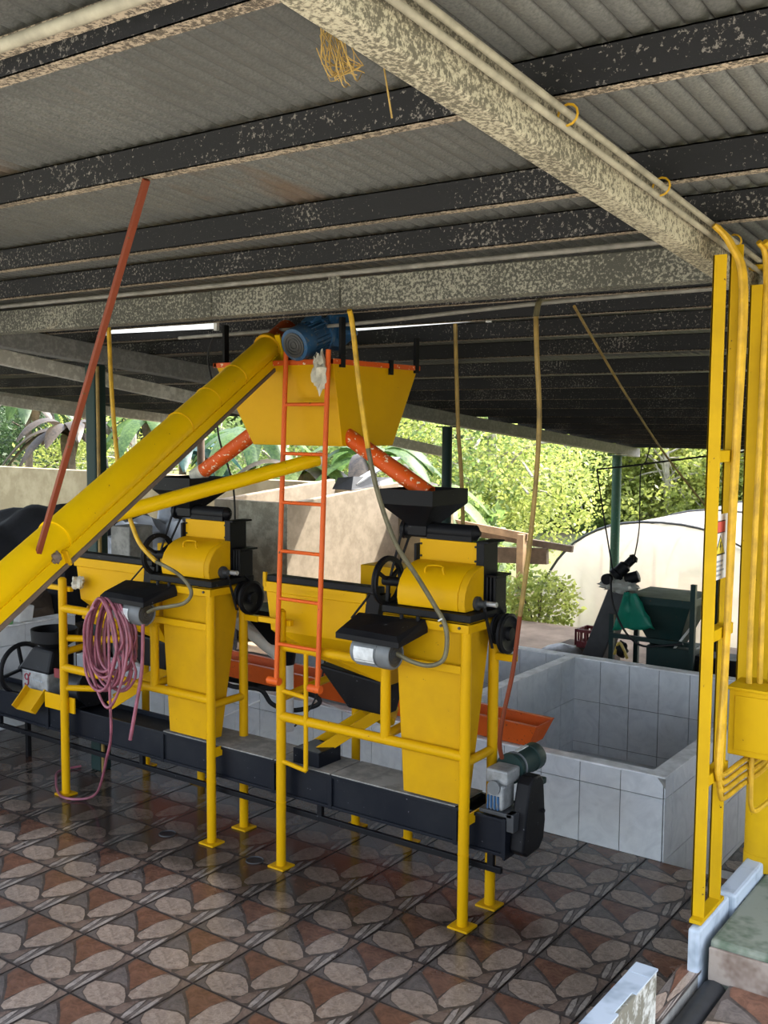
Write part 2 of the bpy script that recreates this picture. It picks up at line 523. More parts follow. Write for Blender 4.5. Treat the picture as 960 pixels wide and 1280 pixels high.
    def build(self, name, mats, parent=None, smooth_deg=38, bevel=0.0):
        me = bpy.data.meshes.new(name)
        me.from_pydata(self.v, [], self.f)
        if isinstance(mats, str):
            mats = [mats]
        for mm in mats:
            me.materials.append(MATS[mm])
        if len(mats) > 1:
            me.polygons.foreach_set('material_index', self.m)
        if smooth_deg:
            me.polygons.foreach_set('use_smooth', [True] * len(me.polygons))
            me.set_sharp_from_angle(angle=math.radians(smooth_deg))
        me.update()
        o = bpy.data.objects.new(name, me)
        COL.objects.link(o)
        if parent is not None:
            adopt(o, parent)
        if bevel:
            bv = o.modifiers.new('bevel', 'BEVEL')
            bv.width = bevel
            bv.segments = 2
            bv.limit_method = 'ANGLE'
            bv.angle_limit = math.radians(40)
        return o

WM = {}
def adopt(o, parent):
    o.parent = parent
    m = Matrix.Identity(4)
    p = parent
    while p is not None:
        if p.parent is None:
            m = Matrix.Translation(-p.location)
        p = p.parent
    # parents below the root carry identity transforms in world terms
    if parent.parent is None:
        o.matrix_parent_inverse = m

def tag(o, label=None, cat=None, group=None, kind=None):
    if label: o['label'] = label
    if cat: o['category'] = cat
    if group: o['group'] = group
    if kind: o['kind'] = kind
    return o

def thing(name, label, cat, loc, group=None):
    o = bpy.data.objects.new(name, None)
    COL.objects.link(o)
    o.location = loc
    o.empty_display_size = 0.1
    return tag(o, label, cat, group)

def struct(o, label, cat='structure'):
    return tag(o, label, cat, None, 'structure')

# ================================================================== SETTING
T = 0.36
# ---- floor slab, tiled in front of the pit
fb = MB()
fb.box(-9.5, 0.66, -2.60, 1.69, -1.25, -0.008)
fb.box(0.66, 5.0, -0.66, 1.69, -1.25, -0.008)
fb.box(-0.30, 5.0, 1.69, 7.6, -1.25, -0.90)
fb.box(-9.5, -5.30, 1.69, 4.24, -1.25, -0.008)
fb.box(-5.30, -0.30, 1.69, 4.24, -1.25, -0.36)
floor = struct(fb.build('floor', 'grout', smooth_deg=0), 'dark tiled floor of the shed printed with a stone pattern, wet round the machines', 'floor')

STONES = [  # (ink, outline in tile units)
    (1, [(.046, .235), (.12, .113), (.30, .035), (.50, .055), (.63, .15), (.645, .24), (.56, .335), (.433, .43), (.31, .455), (.142, .39), (.049, .345)]),
    (5, [(.03, .70), (.06, .415), (.14, .425), (.30, .49), (.42, .485), (.50, .43), (.20, .68), (.06, .765)]),
    (2, [(.05, .92), (.08, .815), (.304, .655), (.505, .475), (.50, .57), (.515, .80), (.57, .975), (.36, .98), (.06, .98)]),
    (3, [(.60, .98), (.72, .98), (.575, .93)]),
    (1, [(.605, .38), (.555, .455), (.535, .75), (.59, .93), (.69, .98), (.81, .95), (.87, .85), (.895, .70), (.85, .55), (.76, .44), (.69, .36)]),
    (3, [(.845, .98), (.98, .98), (.98, .72), (.965, .66), (.93, .72), (.90, .85)]),
    (3, [(.64, .04), (.68, .24), (.78, .38), (.79, .28), (.82, .07), (.75, .03)]),
    (4, [(.87, .02), (.84, .10), (.80, .34), (.83, .43), (.87, .30), (.90, .15), (.91, .03)]),
    (5, [(.93, .03), (.905, .16), (.88, .33), (.85, .45), (.895, .51), (.91, .28), (.95, .11)]),
    (4, [(.97, .05), (.94, .18), (.92, .32), (.91, .52), (.94, .59), (.965, .48), (.98, .32), (.985, .10)]),
    (5, [(.02, .04), (.025, .20), (.10, .09), (.27, .02), (.05, .02)]),
    (3, [(.40, .03), (.56, .07), (.61, .02)]),
]
def tile_mesh():
    t = MB()
    g = 0.004 / T
    s = T
    t.box(g * s, (1 - g) * s, g * s, (1 - g) * s, -0.008, 0.0, 0)
    for ink, poly in STONES:
        k = 1.07 if ink in (1, 2) else 1.0
        ca = sum(q[0] for q in poly) / len(poly); cb_ = sum(q[1] for q in poly) / len(poly)
        poly = [(min(.982, max(.018, ca + (a - ca) * k)), min(.982, max(.018, cb_ + (b - cb_) * k))) for a, b in poly]
        vs = [(a * s, b * s, 0.0004) for a, b in poly]
        t.add(vs, [tuple(range(len(vs)))], ink)
    return t
tile0 = tile_mesh().build('floor_tile', ['ink_ground', 'ink_beige', 'ink_rust', 'ink_brown', 'ink_pale', 'ink_grey'], None, 0)
tile_me = tile0.data
first = True
for i in range(-15, 2):
    for j in range(-7, 5):
        if first:
            o = tile0; first = False
        else:
            o = bpy.data.objects.new('floor_tile', tile_me); COL.objects.link(o)
        o.parent = floor
        dz = random.uniform(-0.0006, 0.0006)
        o.location = (i * T, j * T, dz)
        o.scale = (1, 0.69 if j == 4 else 1, 1)

struct(MB().box(-9.5, -0.30, 4.24, 7.6, -1.25, -0.008).build('floor_rear', 'rear_ground', smooth_deg=0), 'rough brown cement floor behind the washing pit', 'floor')
struct(MB().box(-14, 9.0, -14.0, -2.60, -1.25, -0.012).box(2.2, 14.0, -2.6, 0.9, -1.25, 0.69).build('floor_bounce', 'yard', smooth_deg=0), 'unseen pale concrete yard added in front and right to bounce light', 'floor')  # unseen slabs added to bounce sunlight up under the roof
for i in range(-1, 2):
    for j in range(5, 9):
        if i == -1: continue
        o = bpy.data.objects.new('floor_tile', tile_me); COL.objects.link(o)
        o.parent = floor
        o.location = (i * T, j * T, 0)
# ---- round floor drains
for (x, y, lab) in ((-2.74, 0.33, 'small round dark floor drain near the hose'), (-2.08, 0.36, 'small round dark floor drain beside the ladder-side leg')):
    d = thing('floor_drain', lab, 'drain', (x, y, 0.0))
    MB().cyl((x, y, 0.0005), (x, y, 0.003), 0.045, n=20).build('grate', 'drain_black', d)
    MB().torus((x, y, 0.004), (0, 0, 1), 0.047, 0.004, 20, 6).build('ring', 'dark_grey_motor', d)

# ---- tiled walls
TILE_W, TILE_H = 0.248, 0.355
tile_cache = {}
def wall_tile(parent, org, u, n, a0, a1, z0, z1):
    """one glazed tile on a wall; u runs along the wall, n is the outward normal"""
    g = 0.0022
    w, h = a1 - a0 - 2 * g, z1 - z0 - 2 * g
    if w < 0.02 or h < 0.02:
        return
    key = (round(w, 4), round(h, 4), tuple(u), tuple(n))
    if key not in tile_cache:
        uu, nn = V(u), V(n)
        t = MB()
        b4 = [uu * 0, uu * w, uu * w + V(0, 0, h), V(0, 0, h)]
        t.hexa(b4, [p + nn * 0.007 for p in b4])
        me = bpy.data.meshes.new('wall_tile')
        me.from_pydata(t.v, [], t.f)
        me.materials.append(MATS['wall_tile'])
        tile_cache[key] = me
    o = bpy.data.objects.new('wall_tile', tile_cache[key])
    COL.objects.link(o)
    o.parent = parent
    o.location = V(org) + V(u) * (a0 + g) + V(n) * (0.001 + random.uniform(0, 0.0012)) + V(0, 0, z0 + g)

def tile_face(parent, org, u, n, length, z0, z1, start=0.0, course=0.0):
    """cover a wall face; start = offset of the first joint, course = first level joint above z0"""
    xs = [0.0]
    x = start if start > 0.02 else TILE_W
    while x < length - 0.02:
        xs.append(x); x += TILE_W
    xs.append(length)
    zs = [z0]
    z = z0 + (course if course > 0.02 else TILE_H)
    while z < z1 - 0.02:
        zs.append(z); z += TILE_H
    zs.append(z1)
    for a, b in zip(xs[:-1], xs[1:]):
        for c, d in zip(zs[:-1], zs[1:]):
            wall_tile(parent, org, u, n, a, b, c, d)

PT = 0.48
# front of the pit, Y = 1.69 .. 1.77
w = struct(MB().box(-5.30, -0.28, 1.693, 1.765, -0.36, PT - 0.012).build('wall_front', 'wall_grout', smooth_deg=0), 'low white tiled front wall of the washing pit behind the machines', 'wall')
tile_face(w, (-5.30, 1.693, 0), (1, 0, 0), (0, -1, 0), 5.02, 0.0, PT - 0.004, start=0.308)
MB().box(-5.30, -0.272, 1.684, 1.774, PT - 0.012, PT).build('cap', 'white_cap', w, 0, 0.003)
tile_face(w, (-0.36, 1.765, 0), (-1, 0, 0), (0, 1, 0), 1.56, -0.36, PT - 0.004)
MB().prism([(0.0, 0.0), (-0.045, 0.0), (-0.018, -0.03), (0.0, -0.055)], (-0.270, 1.6835, PT - 0.011), (1, 0, 0), (0, 0, 1), (0, 0.004, 0)).build('chipped_corner', 'concrete', w, 0)
# right side
w = struct(MB().box(-0.362, -0.28, 1.765, 4.12, -0.90, PT - 0.012).build('wall_right', 'wall_grout', smooth_deg=0), 'low white tiled side wall of the washing pit next to the yellow gate frame', 'wall')
tile_face(w, (-0.28, 1.69, 0), (0, 1, 0), (1, 0, 0), 2.50, -0.90, PT - 0.004, start=0.12, course=0.19)
tile_face(w, (-0.362, 1.78, 0), (0, 1, 0), (-1, 0, 0), 2.34, -0.36, PT - 0.004, start=0.15)
MB().box(-0.370, -0.272, 1.774, 4.12, PT - 0.012, PT).build('cap', 'white_cap', w, 0, 0.003)
# divider
w = struct(MB().box(-2.035, -1.965, 1.765, 4.12, -0.36, PT - 0.012).build('wall_divider', 'wall_grout', smooth_deg=0), 'low white tiled dividing wall inside the washing pit', 'wall')
tile_face(w, (-1.965, 1.78, 0), (0, 1, 0), (1, 0, 0), 2.34, -0.36, PT - 0.004, start=0.1, course=0.13)
MB().box(-2.042, -1.957, 1.774, 4.12, PT - 0.012, PT).build('cap', 'white_cap', w, 0, 0.003)
# back
w = struct(MB().box(-5.30, -0.28, 4.125, 4.215, -0.36, PT - 0.012).build('wall_back', 'wall_grout', smooth_deg=0), 'low white tiled back wall of the washing pit', 'wall')
tile_face(w, (-5.30, 4.125, 0), (1, 0, 0), (0, -1, 0), 5.02, -0.36, PT - 0.004, start=0.10, course=0.13)
MB().box(-5.30, -0.272, 4.116, 4.224, PT - 0.012, PT).build('cap', 'white_cap', w, 0, 0.003)
# pit bottom tiles
pf = struct(MB().box(-1.965, -0.362, 1.765, 4.125, -0.36, -0.31).build('floor_pit', 'wall_tile', smooth_deg=0), 'white tiled bottom of the washing pit', 'floor')
# left wall, X = -5.3
w = struct(MB().box(-5.42, -5.31, -1.2, 1.685, -0.01, 0.80).build('wall_left', 'wall_grout', smooth_deg=0), 'white tiled low wall at the left carrying two tubs', 'wall')
tile_face(w, (-5.31, -1.2, 0), (0, 1, 0), (1, 0, 0), 2.88, 0.0, 0.80, start=0.17, course=0.30)
MB().box(-5.43, -5.30, -1.2, 1.685, 0.80, 0.812).build('cap', 'white_cap', w, 0, 0.003)

# unseen wall right of the walkway, added to block side light
struct(MB().box(3.3, 3.5, 0.9, 10.2, -1.25, 3.2).build('wall_light_block', 'concrete', smooth_deg=0), 'unseen plain cement wall added on the right to block light', 'wall')
# ---- cream boundary wall and cement tank behind
struct(MB().box(-24, -5.2, 7.2, 7.4, -1.2, 1.60).build('wall_boundary', 'cream_wall', smooth_deg=0), 'long cream boundary wall under the banana plants', 'wall')
tk = thing('cement_tank', 'square cement water tank with a stained left face behind the ladder', 'tank', (-6.6, 5.9, 0))
tkb = MB()
def slab(x0, x1, y0, y1, za, zb):
    tkb.hexa([(x0, y0, -0.05), (x1, y0, -0.05), (x1, y1, -0.05), (x0, y1, -0.05)], [(x0, y0, za), (x1, y0, za), (x1, y1, zb), (x0, y1, zb)])
slab(-5.97, -5.865, 4.985, 7.15, 1.50, 1.66)
slab(-7.0, -5.97, 4.985, 5.09, 1.51, 1.51)
slab(-7.0, -6.9, 5.09, 7.15, 1.51, 1.66)
tkb.box(-6.9, -5.97, 5.09, 7.15, -0.05, 1.1)
tkb.build('tank_body', 'tank_wall', tk, 0, 0.012)
MB().hexa([(-6.6, 4.965, -0.05), (-5.855, 4.965, -0.05), (-5.855, 4.985, -0.05), (-6.6, 4.985, -0.05)],
          [(-6.6, 4.975, 1.515), (-5.86, 4.975, 1.505), (-5.86, 4.995, 1.505), (-6.6, 4.995, 1.515)]).build('stained_face', 'tank_stained', tk, 0, 0.008)
dbr = thing('sheet_scraps', 'grey metal sheet scraps lying on the cement tank', 'scrap', (-6.0, 6.6, 1.62))
MB().hexa([(-6.2, 6.2, 1.60), (-5.9, 6.2, 1.60), (-5.9, 7.1, 1.64), (-6.2, 7.1, 1.64)], [(-6.15, 6.25, 1.74), (-5.95, 6.3, 1.76), (-5.95, 7.1, 1.72), (-6.15, 7.1, 1.70)]).build('bent_sheet', 'dark_grey_motor', dbr, 0)
MB().bar((-6.0, 6.35, 1.66), (-5.8, 7.0, 1.98), 0.18, 0.015).build('leaning_sheet', 'pale_steel', dbr, 0)

# ---- ground outside
g = MB()
N = 40
def gz(x, y):
    d = max(0.0, (y - 15) * 0.10) + max(0.0, (-x - 14) * 0.10)
    return -1.26 + min(d, 5) + 0.12 * mnoise.noise(Vector((x * 0.2, y * 0.2, 0)))
xs = [-60 + 120 * i / N for i in range(N + 1)]
ys = [-40 + 110 * i / N for i in range(N + 1)]
g.add([(x, y, gz(x, y)) for y in ys for x in xs], [(j * (N + 1) + i, j * (N + 1) + i + 1, (j + 1) * (N + 1) + i + 1, (j + 1) * (N + 1) + i) for j in range(N) for i in range(N)])
struct(g.build('ground', 'earth'), 'sunlit earth and grass outside the shed', 'ground')

# ---- raised platform on the right
pl = MB()
pl.box(0.80, 2.2, -2.55, -0.66, -0.008, 0.708)
pl.box(0.655, 0.715, -2.55, -0.66, -0.008, 0.728)
pl.box(0.715, 0.80, -2.55, -0.66, -0.008, 0.64)
plat = struct(pl.build('floor_platform', ['concrete'], smooth_deg=0), 'raised tiled walkway at the bottom right corner', 'floor')
for j in range(-5, 0):
    for i in range(0, 4):
        o = bpy.data.objects.new('floor_tile', tile_me); COL.objects.link(o)
        o.parent = plat
        o.location = (0.80 + i * T, -0.662 + j * T, 0.716)
for j in range(-5, 0):
    o = bpy.data.objects.new('floor_tile', tile_me); COL.objects.link(o)
    o.parent = plat
    o.location = (0.655, -0.662 + j * T, 0.7365)
    o.scale = (0.062 / T, 1, 1)
ch = MB()
ch.cyl((0.757, -2.5, 0.676), (0.757, -0.67, 0.676), 0.041, n=16)  # dark cylinder added along the channel, covering the ledge side
tag(ch.build('channel_fill', 'dark_grey_motor'), 'dark cylinder filling the channel of the walkway', 'pipe')
mp = struct(MB().box(0.735, 2.2, -0.655, 4.2, -0.008, 0.835).build('floor_landing', 'moss_concrete', smooth_deg=0, bevel=0.012), 'mossy green concrete landing behind the white curb', 'floor')
MB().box(0.737, 2.2, -0.668, -0.656, 0.71, 0.815).build('riser', 'brown_concrete', mp, 0, 0.003)
cb = MB()
random.seed(3)
y = -0.70
segs = [-0.70, -0.40, -0.02, 0.42, 1.0, 4.2]
for a, b_ in zip(segs[:-1], segs[1:]):
    z1 = 0.875 + random.uniform(-0.006, 0.006)
    cb.box(0.680 if a < -0.6 else 0.670, 0.716 if a < -0.6 else 0.733, a + 0.002, b_ - 0.002, -0.008, z1)
struct(cb.build('trim_1', 'white_curb', smooth_deg=0, bevel=0.010), 'chipped white painted curb under the yellow gate frame', 'curb')
lw = MB()
top = [(0.690, -1.13), (0.690, -1.30), (0.688, -1.42), (0.692, -1.60), (0.69, -3.2)]
lw.box(0.690, 0.748, -2.5, -1.13, 0.728, 0.947, 0)
struct_lw = struct(lw.build('wall_low', 'wall_cement', smooth_deg=0, bevel=0.004), 'low cement wall with a chipped white top at the bottom edge', 'wall')
cp = MB()
yy = -1.128
while yy > -2.4:
    L = random.uniform(0.05, 0.14)
    cp.box(0.6885, 0.7495 - random.choice([0.0, 0.0, 0.006, 0.012]), yy - L, yy, 0.9465, 0.951 + random.uniform(0, 0.0015))
    yy -= L
cp.build('white_coat', 'white_curb', struct_lw, 0)

# ---- roof: corrugated sheets on purlins, rafters, cross beam
S = 0.087
def zr(y, z0): return z0 - S * y
ceil_b = MB()
for x0, y0, y1 in ((0.552, -6.5, 10.2), (5.0, -6.5, 10.2)):
    pass
ceiling = bpy.data.objects.new('ceiling', None); COL.objects.link(ceiling)
struct(ceiling, 'mildewed corrugated metal roof on dark steel purlins', 'roof')
PITCH, AMP = 0.0585, 0.0094
NW, SEG = 14, 12
SW = PITCH * NW
def sheet_mesh(L):
    t = MB()
    for w_ in range(NW):                          # round flutes hanging down, meeting in narrow grooves
        o_ = len(t.v)
        vs = []
        for yy in (0.0, L):
            for i in range(SEG + 1):
                a_ = math.pi * i / SEG
                vs.append(((w_ + 0.5 - 0.5 * math.cos(a_)) * PITCH, yy, -S * yy + AMP - 2 * AMP * math.sin(a_)))
        t.add(vs, [(i, i + 1, SEG + 2 + i, SEG + 1 + i) for i in range(SEG)])
    me = bpy.data.meshes.new('roof_sheet')
    me.from_pydata(t.v, [], t.f)
    me.materials.append(MATS['roof_sheet'])
    me.polygons.foreach_set('use_smooth', [True] * len(me.polygons))
    return me
rows = [(-3.1, -0.42), (-0.47, 2.3), (2.25, 6.1), (6.05, 10.3)]
for r_i, (ya, yb) in enumerate(rows):
    me = sheet_mesh(yb - ya)
    x = -10.4
    k = 0
    while x < (1.6 if r_i == 0 else 2.6):
        if not (r_i == 3 and x < -4.4):
            o = bpy.data.objects.new('roof_sheet', me); COL.objects.link(o)
            o.parent = ceiling
            o.location = (x, ya, zr(ya, 3.093) + (0.004 if k % 2 else 0.0) + (0.006 if r_i % 2 else 0.0))
        x += SW - PITCH
        k += 1
def purlin(y, x0, x1, h=0.092, wflange=0.038):
    z = zr(y, 2.98)
    t = MB()
    t.box(x0, x1, y, y + 0.004, z, z + h, 0)                         # web towards the camera
    t.box(x0, x1, y, y + wflange, z - 0.001, z + 0.004, 1)           # bottom flange
    t.box(x0, x1, y, y + wflange, z + h - 0.004, z + h, 0)
    t.box(x0, x1, y + wflange - 0.003, y + wflange, z, z + 0.016, 1)  # lip
    t.build('purlin', ['purlin_web', 'purlin_flange'], ceiling, 0)
for y in (-2.83, -2.23, -1.57, -0.90, -0.46, 0.42, 0.80, 1.32, 1.95, 2.75, 3.5, 4.24, 4.96, 5.75):
    purlin(y, -10.4, 2.3 if y < -0.5 else 3.3)
for y in (6.5, 7.2, 7.9, 8.6, 9.3, 10.1):
    purlin(y, -4.2, 3.3)
def rafter(x0, x1, ya, yb, z0, h, m_):
    t = MB()
    t.hexa([(x0, ya, zr(ya, z0)), (x1, ya, zr(ya, z0)), (x1, yb, zr(yb, z0)), (x0, yb, zr(yb, z0))],
           [(x0, ya, zr(ya, z0) + h), (x1, ya, zr(ya, z0) + h), (x1, yb, zr(yb, z0) + h), (x0, yb, zr(yb, z0) + h)])
    return t.build('rafter', m_, ceiling, 0, 0.006)
rafter(0.535, 0.605, -3.1, 10.2, 2.858, 0.112, 'rafter_skin')
rafter(-4.00, -3.88, 0.06, 10.2, 2.85, 0.125, 'grey_rafter')
rafter(-4.00, -3.88, -3.1, -0.06, 2.85, 0.125, 'grey_rafter')
rafter(-8.30, -8.20, -3.1, 6.2, 2.86, 0.11, 'pale_rafter')
def sloped(name, p0, p1, w_, h_, m_):
    return MB().bar(p0, p1, w_, h_).build(name, m_, ceiling, 0, 0.004)
sloped('brace', (-4.42, 0.10, 2.86), (-4.42, 5.9, 2.10), 0.06, 0.10, 'pale_rafter')
sloped('brace', (-7.8, 2.3, 2.66), (-7.8, 3.95, 2.47), 0.06, 0.10, 'pale_rafter')
# cross beam at Y = 0
cbm = MB()
cbm.box(-10.4, 0.535, -0.055, 0.055, 2.905, 3.030)
cbm.build('cross_beam', 'beam_skin', ceiling, 0, 0.006)
MB().box(-1.235, -1.175, -0.066, -0.055, 2.900, 3.045).build('gusset_plate', 'beam_skin', ceiling, 0, 0.002)
MB().box(-2.03, -1.97, -0.062, -0.055, 2.910, 3.025).build('gusset_plate', 'beam_skin', ceiling, 0, 0.002)
MB().box(-3.80, -3.70, -0.064, -0.055, 2.903, 3.035).build('gusset_plate', 'beam_skin', ceiling, 0, 0.002)

# conduits clipped to roof members
c = thing('roof_conduit', 'pale round conduit running along the near purlin at the top left', 'conduit', (-0.5, -2.42, 3.12))
MB().cyl((-3, -2.42, 3.125), (0.52, -2.42, 3.140), 0.013).build('pipe', 'conduit_pale', c)
MB().box(-3, 0.52, -2.395, -2.365, 3.14, 3.170).build('back_rail', 'purlin_flange', c, 0)
c = thing('rafter_conduit', 'two thin pale conduits clipped along the big speckled rafter', 'conduit', (0.64, -1.0, 3.0))
for k, (dx, dz) in enumerate(((0.022, 0.062), (0.030, 0.090))):
    MB().cyl((0.605 + dx, -3.1, zr(-3.1, 2.858) + dz), (0.605 + dx, 0.05, zr(0.05, 2.858) + dz), 0.0085).build('pipe', 'conduit_pale', c)
for y in (-1.55, -0.98, -0.35):
    MB().torus((0.637, y, zr(y, 2.858) + 0.085), (0, 1, -S), 0.024, 0.003, 12, 5).build('tie', 'conduit_yellow', c)
c = thing('beam_conduit', 'thin grey conduit running along the top of the cross beam', 'conduit', (-2, -0.12, 3.05))
MB().cyl((-6, -0.115, 3.045), (0.53, -0.115, 3.040), 0.011).build('pipe', 'conduit_grey', c)
c = thing('rear_conduit', 'thin grey conduit slung behind the cross beam', 'conduit', (-0.5, 0.35, 2.9))
MB().tube([(-3.0, 0.7, 2.90), (-1.6, 0.55, 2.90), (-0.45, 0.5, 2.935), (0.5, 0.45, 2.94)], 0.010).build('pipe', 'conduit_grey', c)

# tube lights
def tube_light(p0, p1, lab, s=1.0):
    p0, p1 = V(p0), V(p1)
    t = thing('tube_light', lab, 'lamp', (p0 + p1) / 2, 'white tube lights under the roof')
    d = (p1 - p0).normalized()
    MB().cyl(p0 + d * 0.02, p1 - d * 0.02, 0.014 * s, n=12).build('tube', 'tube_light', t)
    MB().bar(p0 + V(0, 0.0, 0.028 * s), p1 + V(0, 0, 0.028 * s), 0.045 * s, 0.022 * s).build('housing', 'white_plastic', t, 0, 0.002)
    for q in (p0, p1):
        MB().bar(q - d * 0.012, q + d * 0.014, 0.022 * s, 0.05 * s).build('end_cap', 'white_plastic', t, 0, 0.002)
tube_light((-3.53, 0.60, 2.955), (-2.59, 0.60, 2.943), 'white tube light under the roof left of the hopper')
tube_light((-2.02, 1.10, 2.94), (-1.09, 1.10, 2.955), 'white tube light under the roof right of the hopper')
tube_light((-2.65, 5.3, 2.615), (-1.7, 5.3, 2.62), 'small far white tube light under the dark rear roof', 0.45)

# ---- posts
def post(x, y, z0, z1, r, m_, lab, collar=True):
    t = thing('roof_post', lab, 'post', (x, y, z0))
    MB().cyl((x, y, z0), (x, y, z1), r, n=18).build('shaft', m_, t)
    MB().box(x - r * 1.6, x + r * 1.6, y - r * 1.6, y + r * 1.6, z1 - 0.012, z1).build('head_plate', m_, t, 0)
    return t
pw = thing('roof_post', 'dark green square roof post with a pale corner pipe behind the left machine', 'post', (-3.97, 0.85, 0))
MB().box(-4.02, -3.92, 0.80, 0.90, 0, zr(0.85, 2.85)).build('shaft', 'dark_green_paint', pw, 0, 0.012)
MB().cyl((-3.905, 0.815, 0), (-3.905, 0.815, 2.76), 0.012).build('corner_pipe', 'conduit_old', pw)
post(-3.92, 5.2, -0.01, zr(5.2, 2.85) - 0.02, 0.052, 'dark_green_paint', 'dark green roof post behind the right black feed hopper')
post(-3.92, 9.5, -1.3, zr(9.5, 2.85) - 0.02, 0.062, 'green_paint', 'grey green round roof post in front of the greenhouse')
post(-8.25, 6.0, -0.01, zr(6.0, 2.86) - 0.0, 0.05, 'dark_wood', 'dark far roof post seen over the left feed hopper', False)
post(-7.9, 9.3, -1.3, 2.20, 0.03, 'dark_wood', 'thin dark far roof post seen right of the yellow hopper', False)
post(-0.50, 3.0, 0.48, zr(3.0, 2.98), 0.012, 'cable_black', 'thin dark rod standing on the pit wall beside the yellow gate frame', False)

# ================================================================== PULPING MACHINES
def pulper(x0, side, blen, lab, bin_x0=-1.35, motor_dx=0.0):
    """x0: X of the right front leg. blen: distance to the left front leg"""
    R = thing('coffee_pulper', lab, 'pulping machine', (x0 - blen / 2, 0.55, 0), 'yellow pulping machines')
    def X(a): return x0 + a
    YP, YW = 'yellow_paint', 'yellow_worn'
    r = 0.0265
    # --- legs
    def leg(x, y, z1, foot=True, z0=0.0):
        l = MB().cyl((x, y, z0 + 0.004), (x, y, z1), r, n=14)
        l.torus((x, y, z0 + 0.36), (0, 0, 1), r * 0.98, 0.003, 14, 5)
        o = l.build('leg', YP, R)
        if foot:
            MB().box(x - 0.055, x + 0.055, y - 0.05, y + 0.05, z0 + 0.001, z0 + 0.012).build('foot_plate', YW, o, 0, 0.002)
        return o
    leg(X(0), 0.39, 1.44)
    leg(X(-0.01), 0.667, 1.44)
    lb = leg(X(-blen), 0.39, 1.40)
    MB().cyl((X(-blen), 0.39, 1.40), (X(-blen), 0.39, 1.412), r, r * 0.5).build('cap', YP, lb)
    leg(X(-blen - 0.02), 1.08, 1.24)
    leg(X(-0.78), 1.07, 0.88)
    # --- rails
    def rail(p0, p1, rr=0.024, m_=YP, name='rail'):
        return MB().cyl(p0, p1, rr, n=14).build(name, m_, R)
    rail((X(-blen), 0.39, 0.833), (X(0), 0.39, 0.833), 0.026)
    rail((X(-blen), 0.39, 1.215), (X(-0.44), 0.39, 1.215), 0.026)
    rail((X(-0.46), 0.39, 0.84), (X(-0.46), 0.39, 1.22), 0.026, name='mid_post')
    rail((X(-0.46), 0.39, 0.855), (X(-0.46), 0.66, 0.87), 0.024)
    rail((X(-blen), 0.39, 0.93), (X(-blen - 0.02), 1.08, 0.97), 0.022)
    rail((X(-0.005), 0.39, 0.80), (X(-0.01), 0.667, 0.80), 0.022)
    MB().bar((X(-blen - 0.18), 0.42, 1.335), (X(-blen + 0.05), 0.42, 1.335), 0.03, 0.03).build('bracket', YP, R, 0, 0.003)
    # low angle bar between the right legs
    a = MB()
    a.box(X(-0.03), X(0.025), 0.39, 0.69, 0.505, 0.515)
    a.box(X(0.018), X(0.026), 0.39, 0.69, 0.515, 0.56)
    a.build('angle_bar', YP, R, 0)
    # tower cross bar and top flange
    MB().box(X(-0.43), X(-0.02), 0.372, 0.392, 1.228, 1.266).build('cross_bar', YP, R, 0, 0.003)
    MB().box(X(-0.45), X(-0.425), 0.372, 0.40, 1.21, 1.44).build('upright_bar', YP, R, 0, 0.003)
    fl = MB()
    fl.box(X(-0.46), X(0.028), 0.360, 0.372, 1.425, 1.475)
    fl.box(X(0.016), X(0.028), 0.372, 0.70, 1.425, 1.475)
    fl.box(X(-0.46), X(0.028), 0.360, 0.70, 1.463, 1.475)
    fl.build('top_flange', YP, R, 0, 0.003)
    for q in ((-0.30, 0.358), (-0.12, 0.358), (-0.02, 0.358)):
        MB().cyl((X(q[0]), q[1] - 0.006, 1.45), (X(q[0]), 0.362, 1.45), 0.007, n=6).build('bolt', 'dark_grey_motor', R)
    # --- tower
    tw = MB()
    tw.hexa([(X(-0.365), 0.415, 0.585), (X(-0.045), 0.415, 0.585), (X(-0.045), 0.52, 0.585), (X(-0.365), 0.52, 0.585)],
            [(X(-0.415), 0.405, 1.43), (X(-0.022), 0.405, 1.43), (X(-0.022), 0.655, 1.43), (X(-0.415), 0.655, 1.43)])
    two = tw.build('tower_body', YW, R, 0, 0.004)
    # --- black base plate and pulper head
    MB().box(X(-0.47), X(0.035), 0.365, 0.71, 1.477, 1.512).build('base_plate', 'black_paint', R, 0, 0.004)
    prof = [(0.400, 1.516), (0.392, 1.555), (0.396, 1.600), (0.415, 1.640), (0.448, 1.678), (0.490, 1.702), (0.535, 1.716), (0.588, 1.722), (0.60, 1.70), (0.60, 1.516)]
    cv = MB().prism([(p[0], p[1]) for p in prof], (X(-0.400), 0, 0), (0, 1, 0), (0, 0, 1), (0.345, 0, 0)).build('drum_cover', YP, R, 30, 0.004)
    MB().prism([(p[0] if i < 8 else p[0], p[1]) for i, p in enumerate(prof)], (X(-0.0535), 0, 0), (0, 1, 0), (0, 0, 1), (0.038, 0, 0)).build('drum_end', YW, R, 30, 0.004)
    for hx in (-0.265, -0.165):
        pass
    hd = MB().tube([(X(-0.275), 0.452, 1.672), (X(-0.270), 0.445, 1.70), (X(-0.262), 0.46, 1.712), (X(-0.235), 0.47, 1.714), (X(-0.205), 0.47, 1.714), (X(-0.178), 0.46, 1.712), (X(-0.170), 0.445, 1.70), (X(-0.165), 0.452, 1.672)], 0.005, 6)
    hd.build('handle', YP, cv)
    pn = MB().box(X(-0.395), X(-0.060), 0.583, 0.596, 1.718, 1.825).build('upper_panel', YP, R, 0, 0.003)
    for (bx, bz) in ((-0.385, 1.80), (-0.385, 1.74), (-0.07, 1.805), (-0.07, 1.735)):
        MB().cyl((X(bx), 0.577, bz), (X(bx), 0.584, bz), 0.006, n=6).build('bolt', 'cable_black', pn)
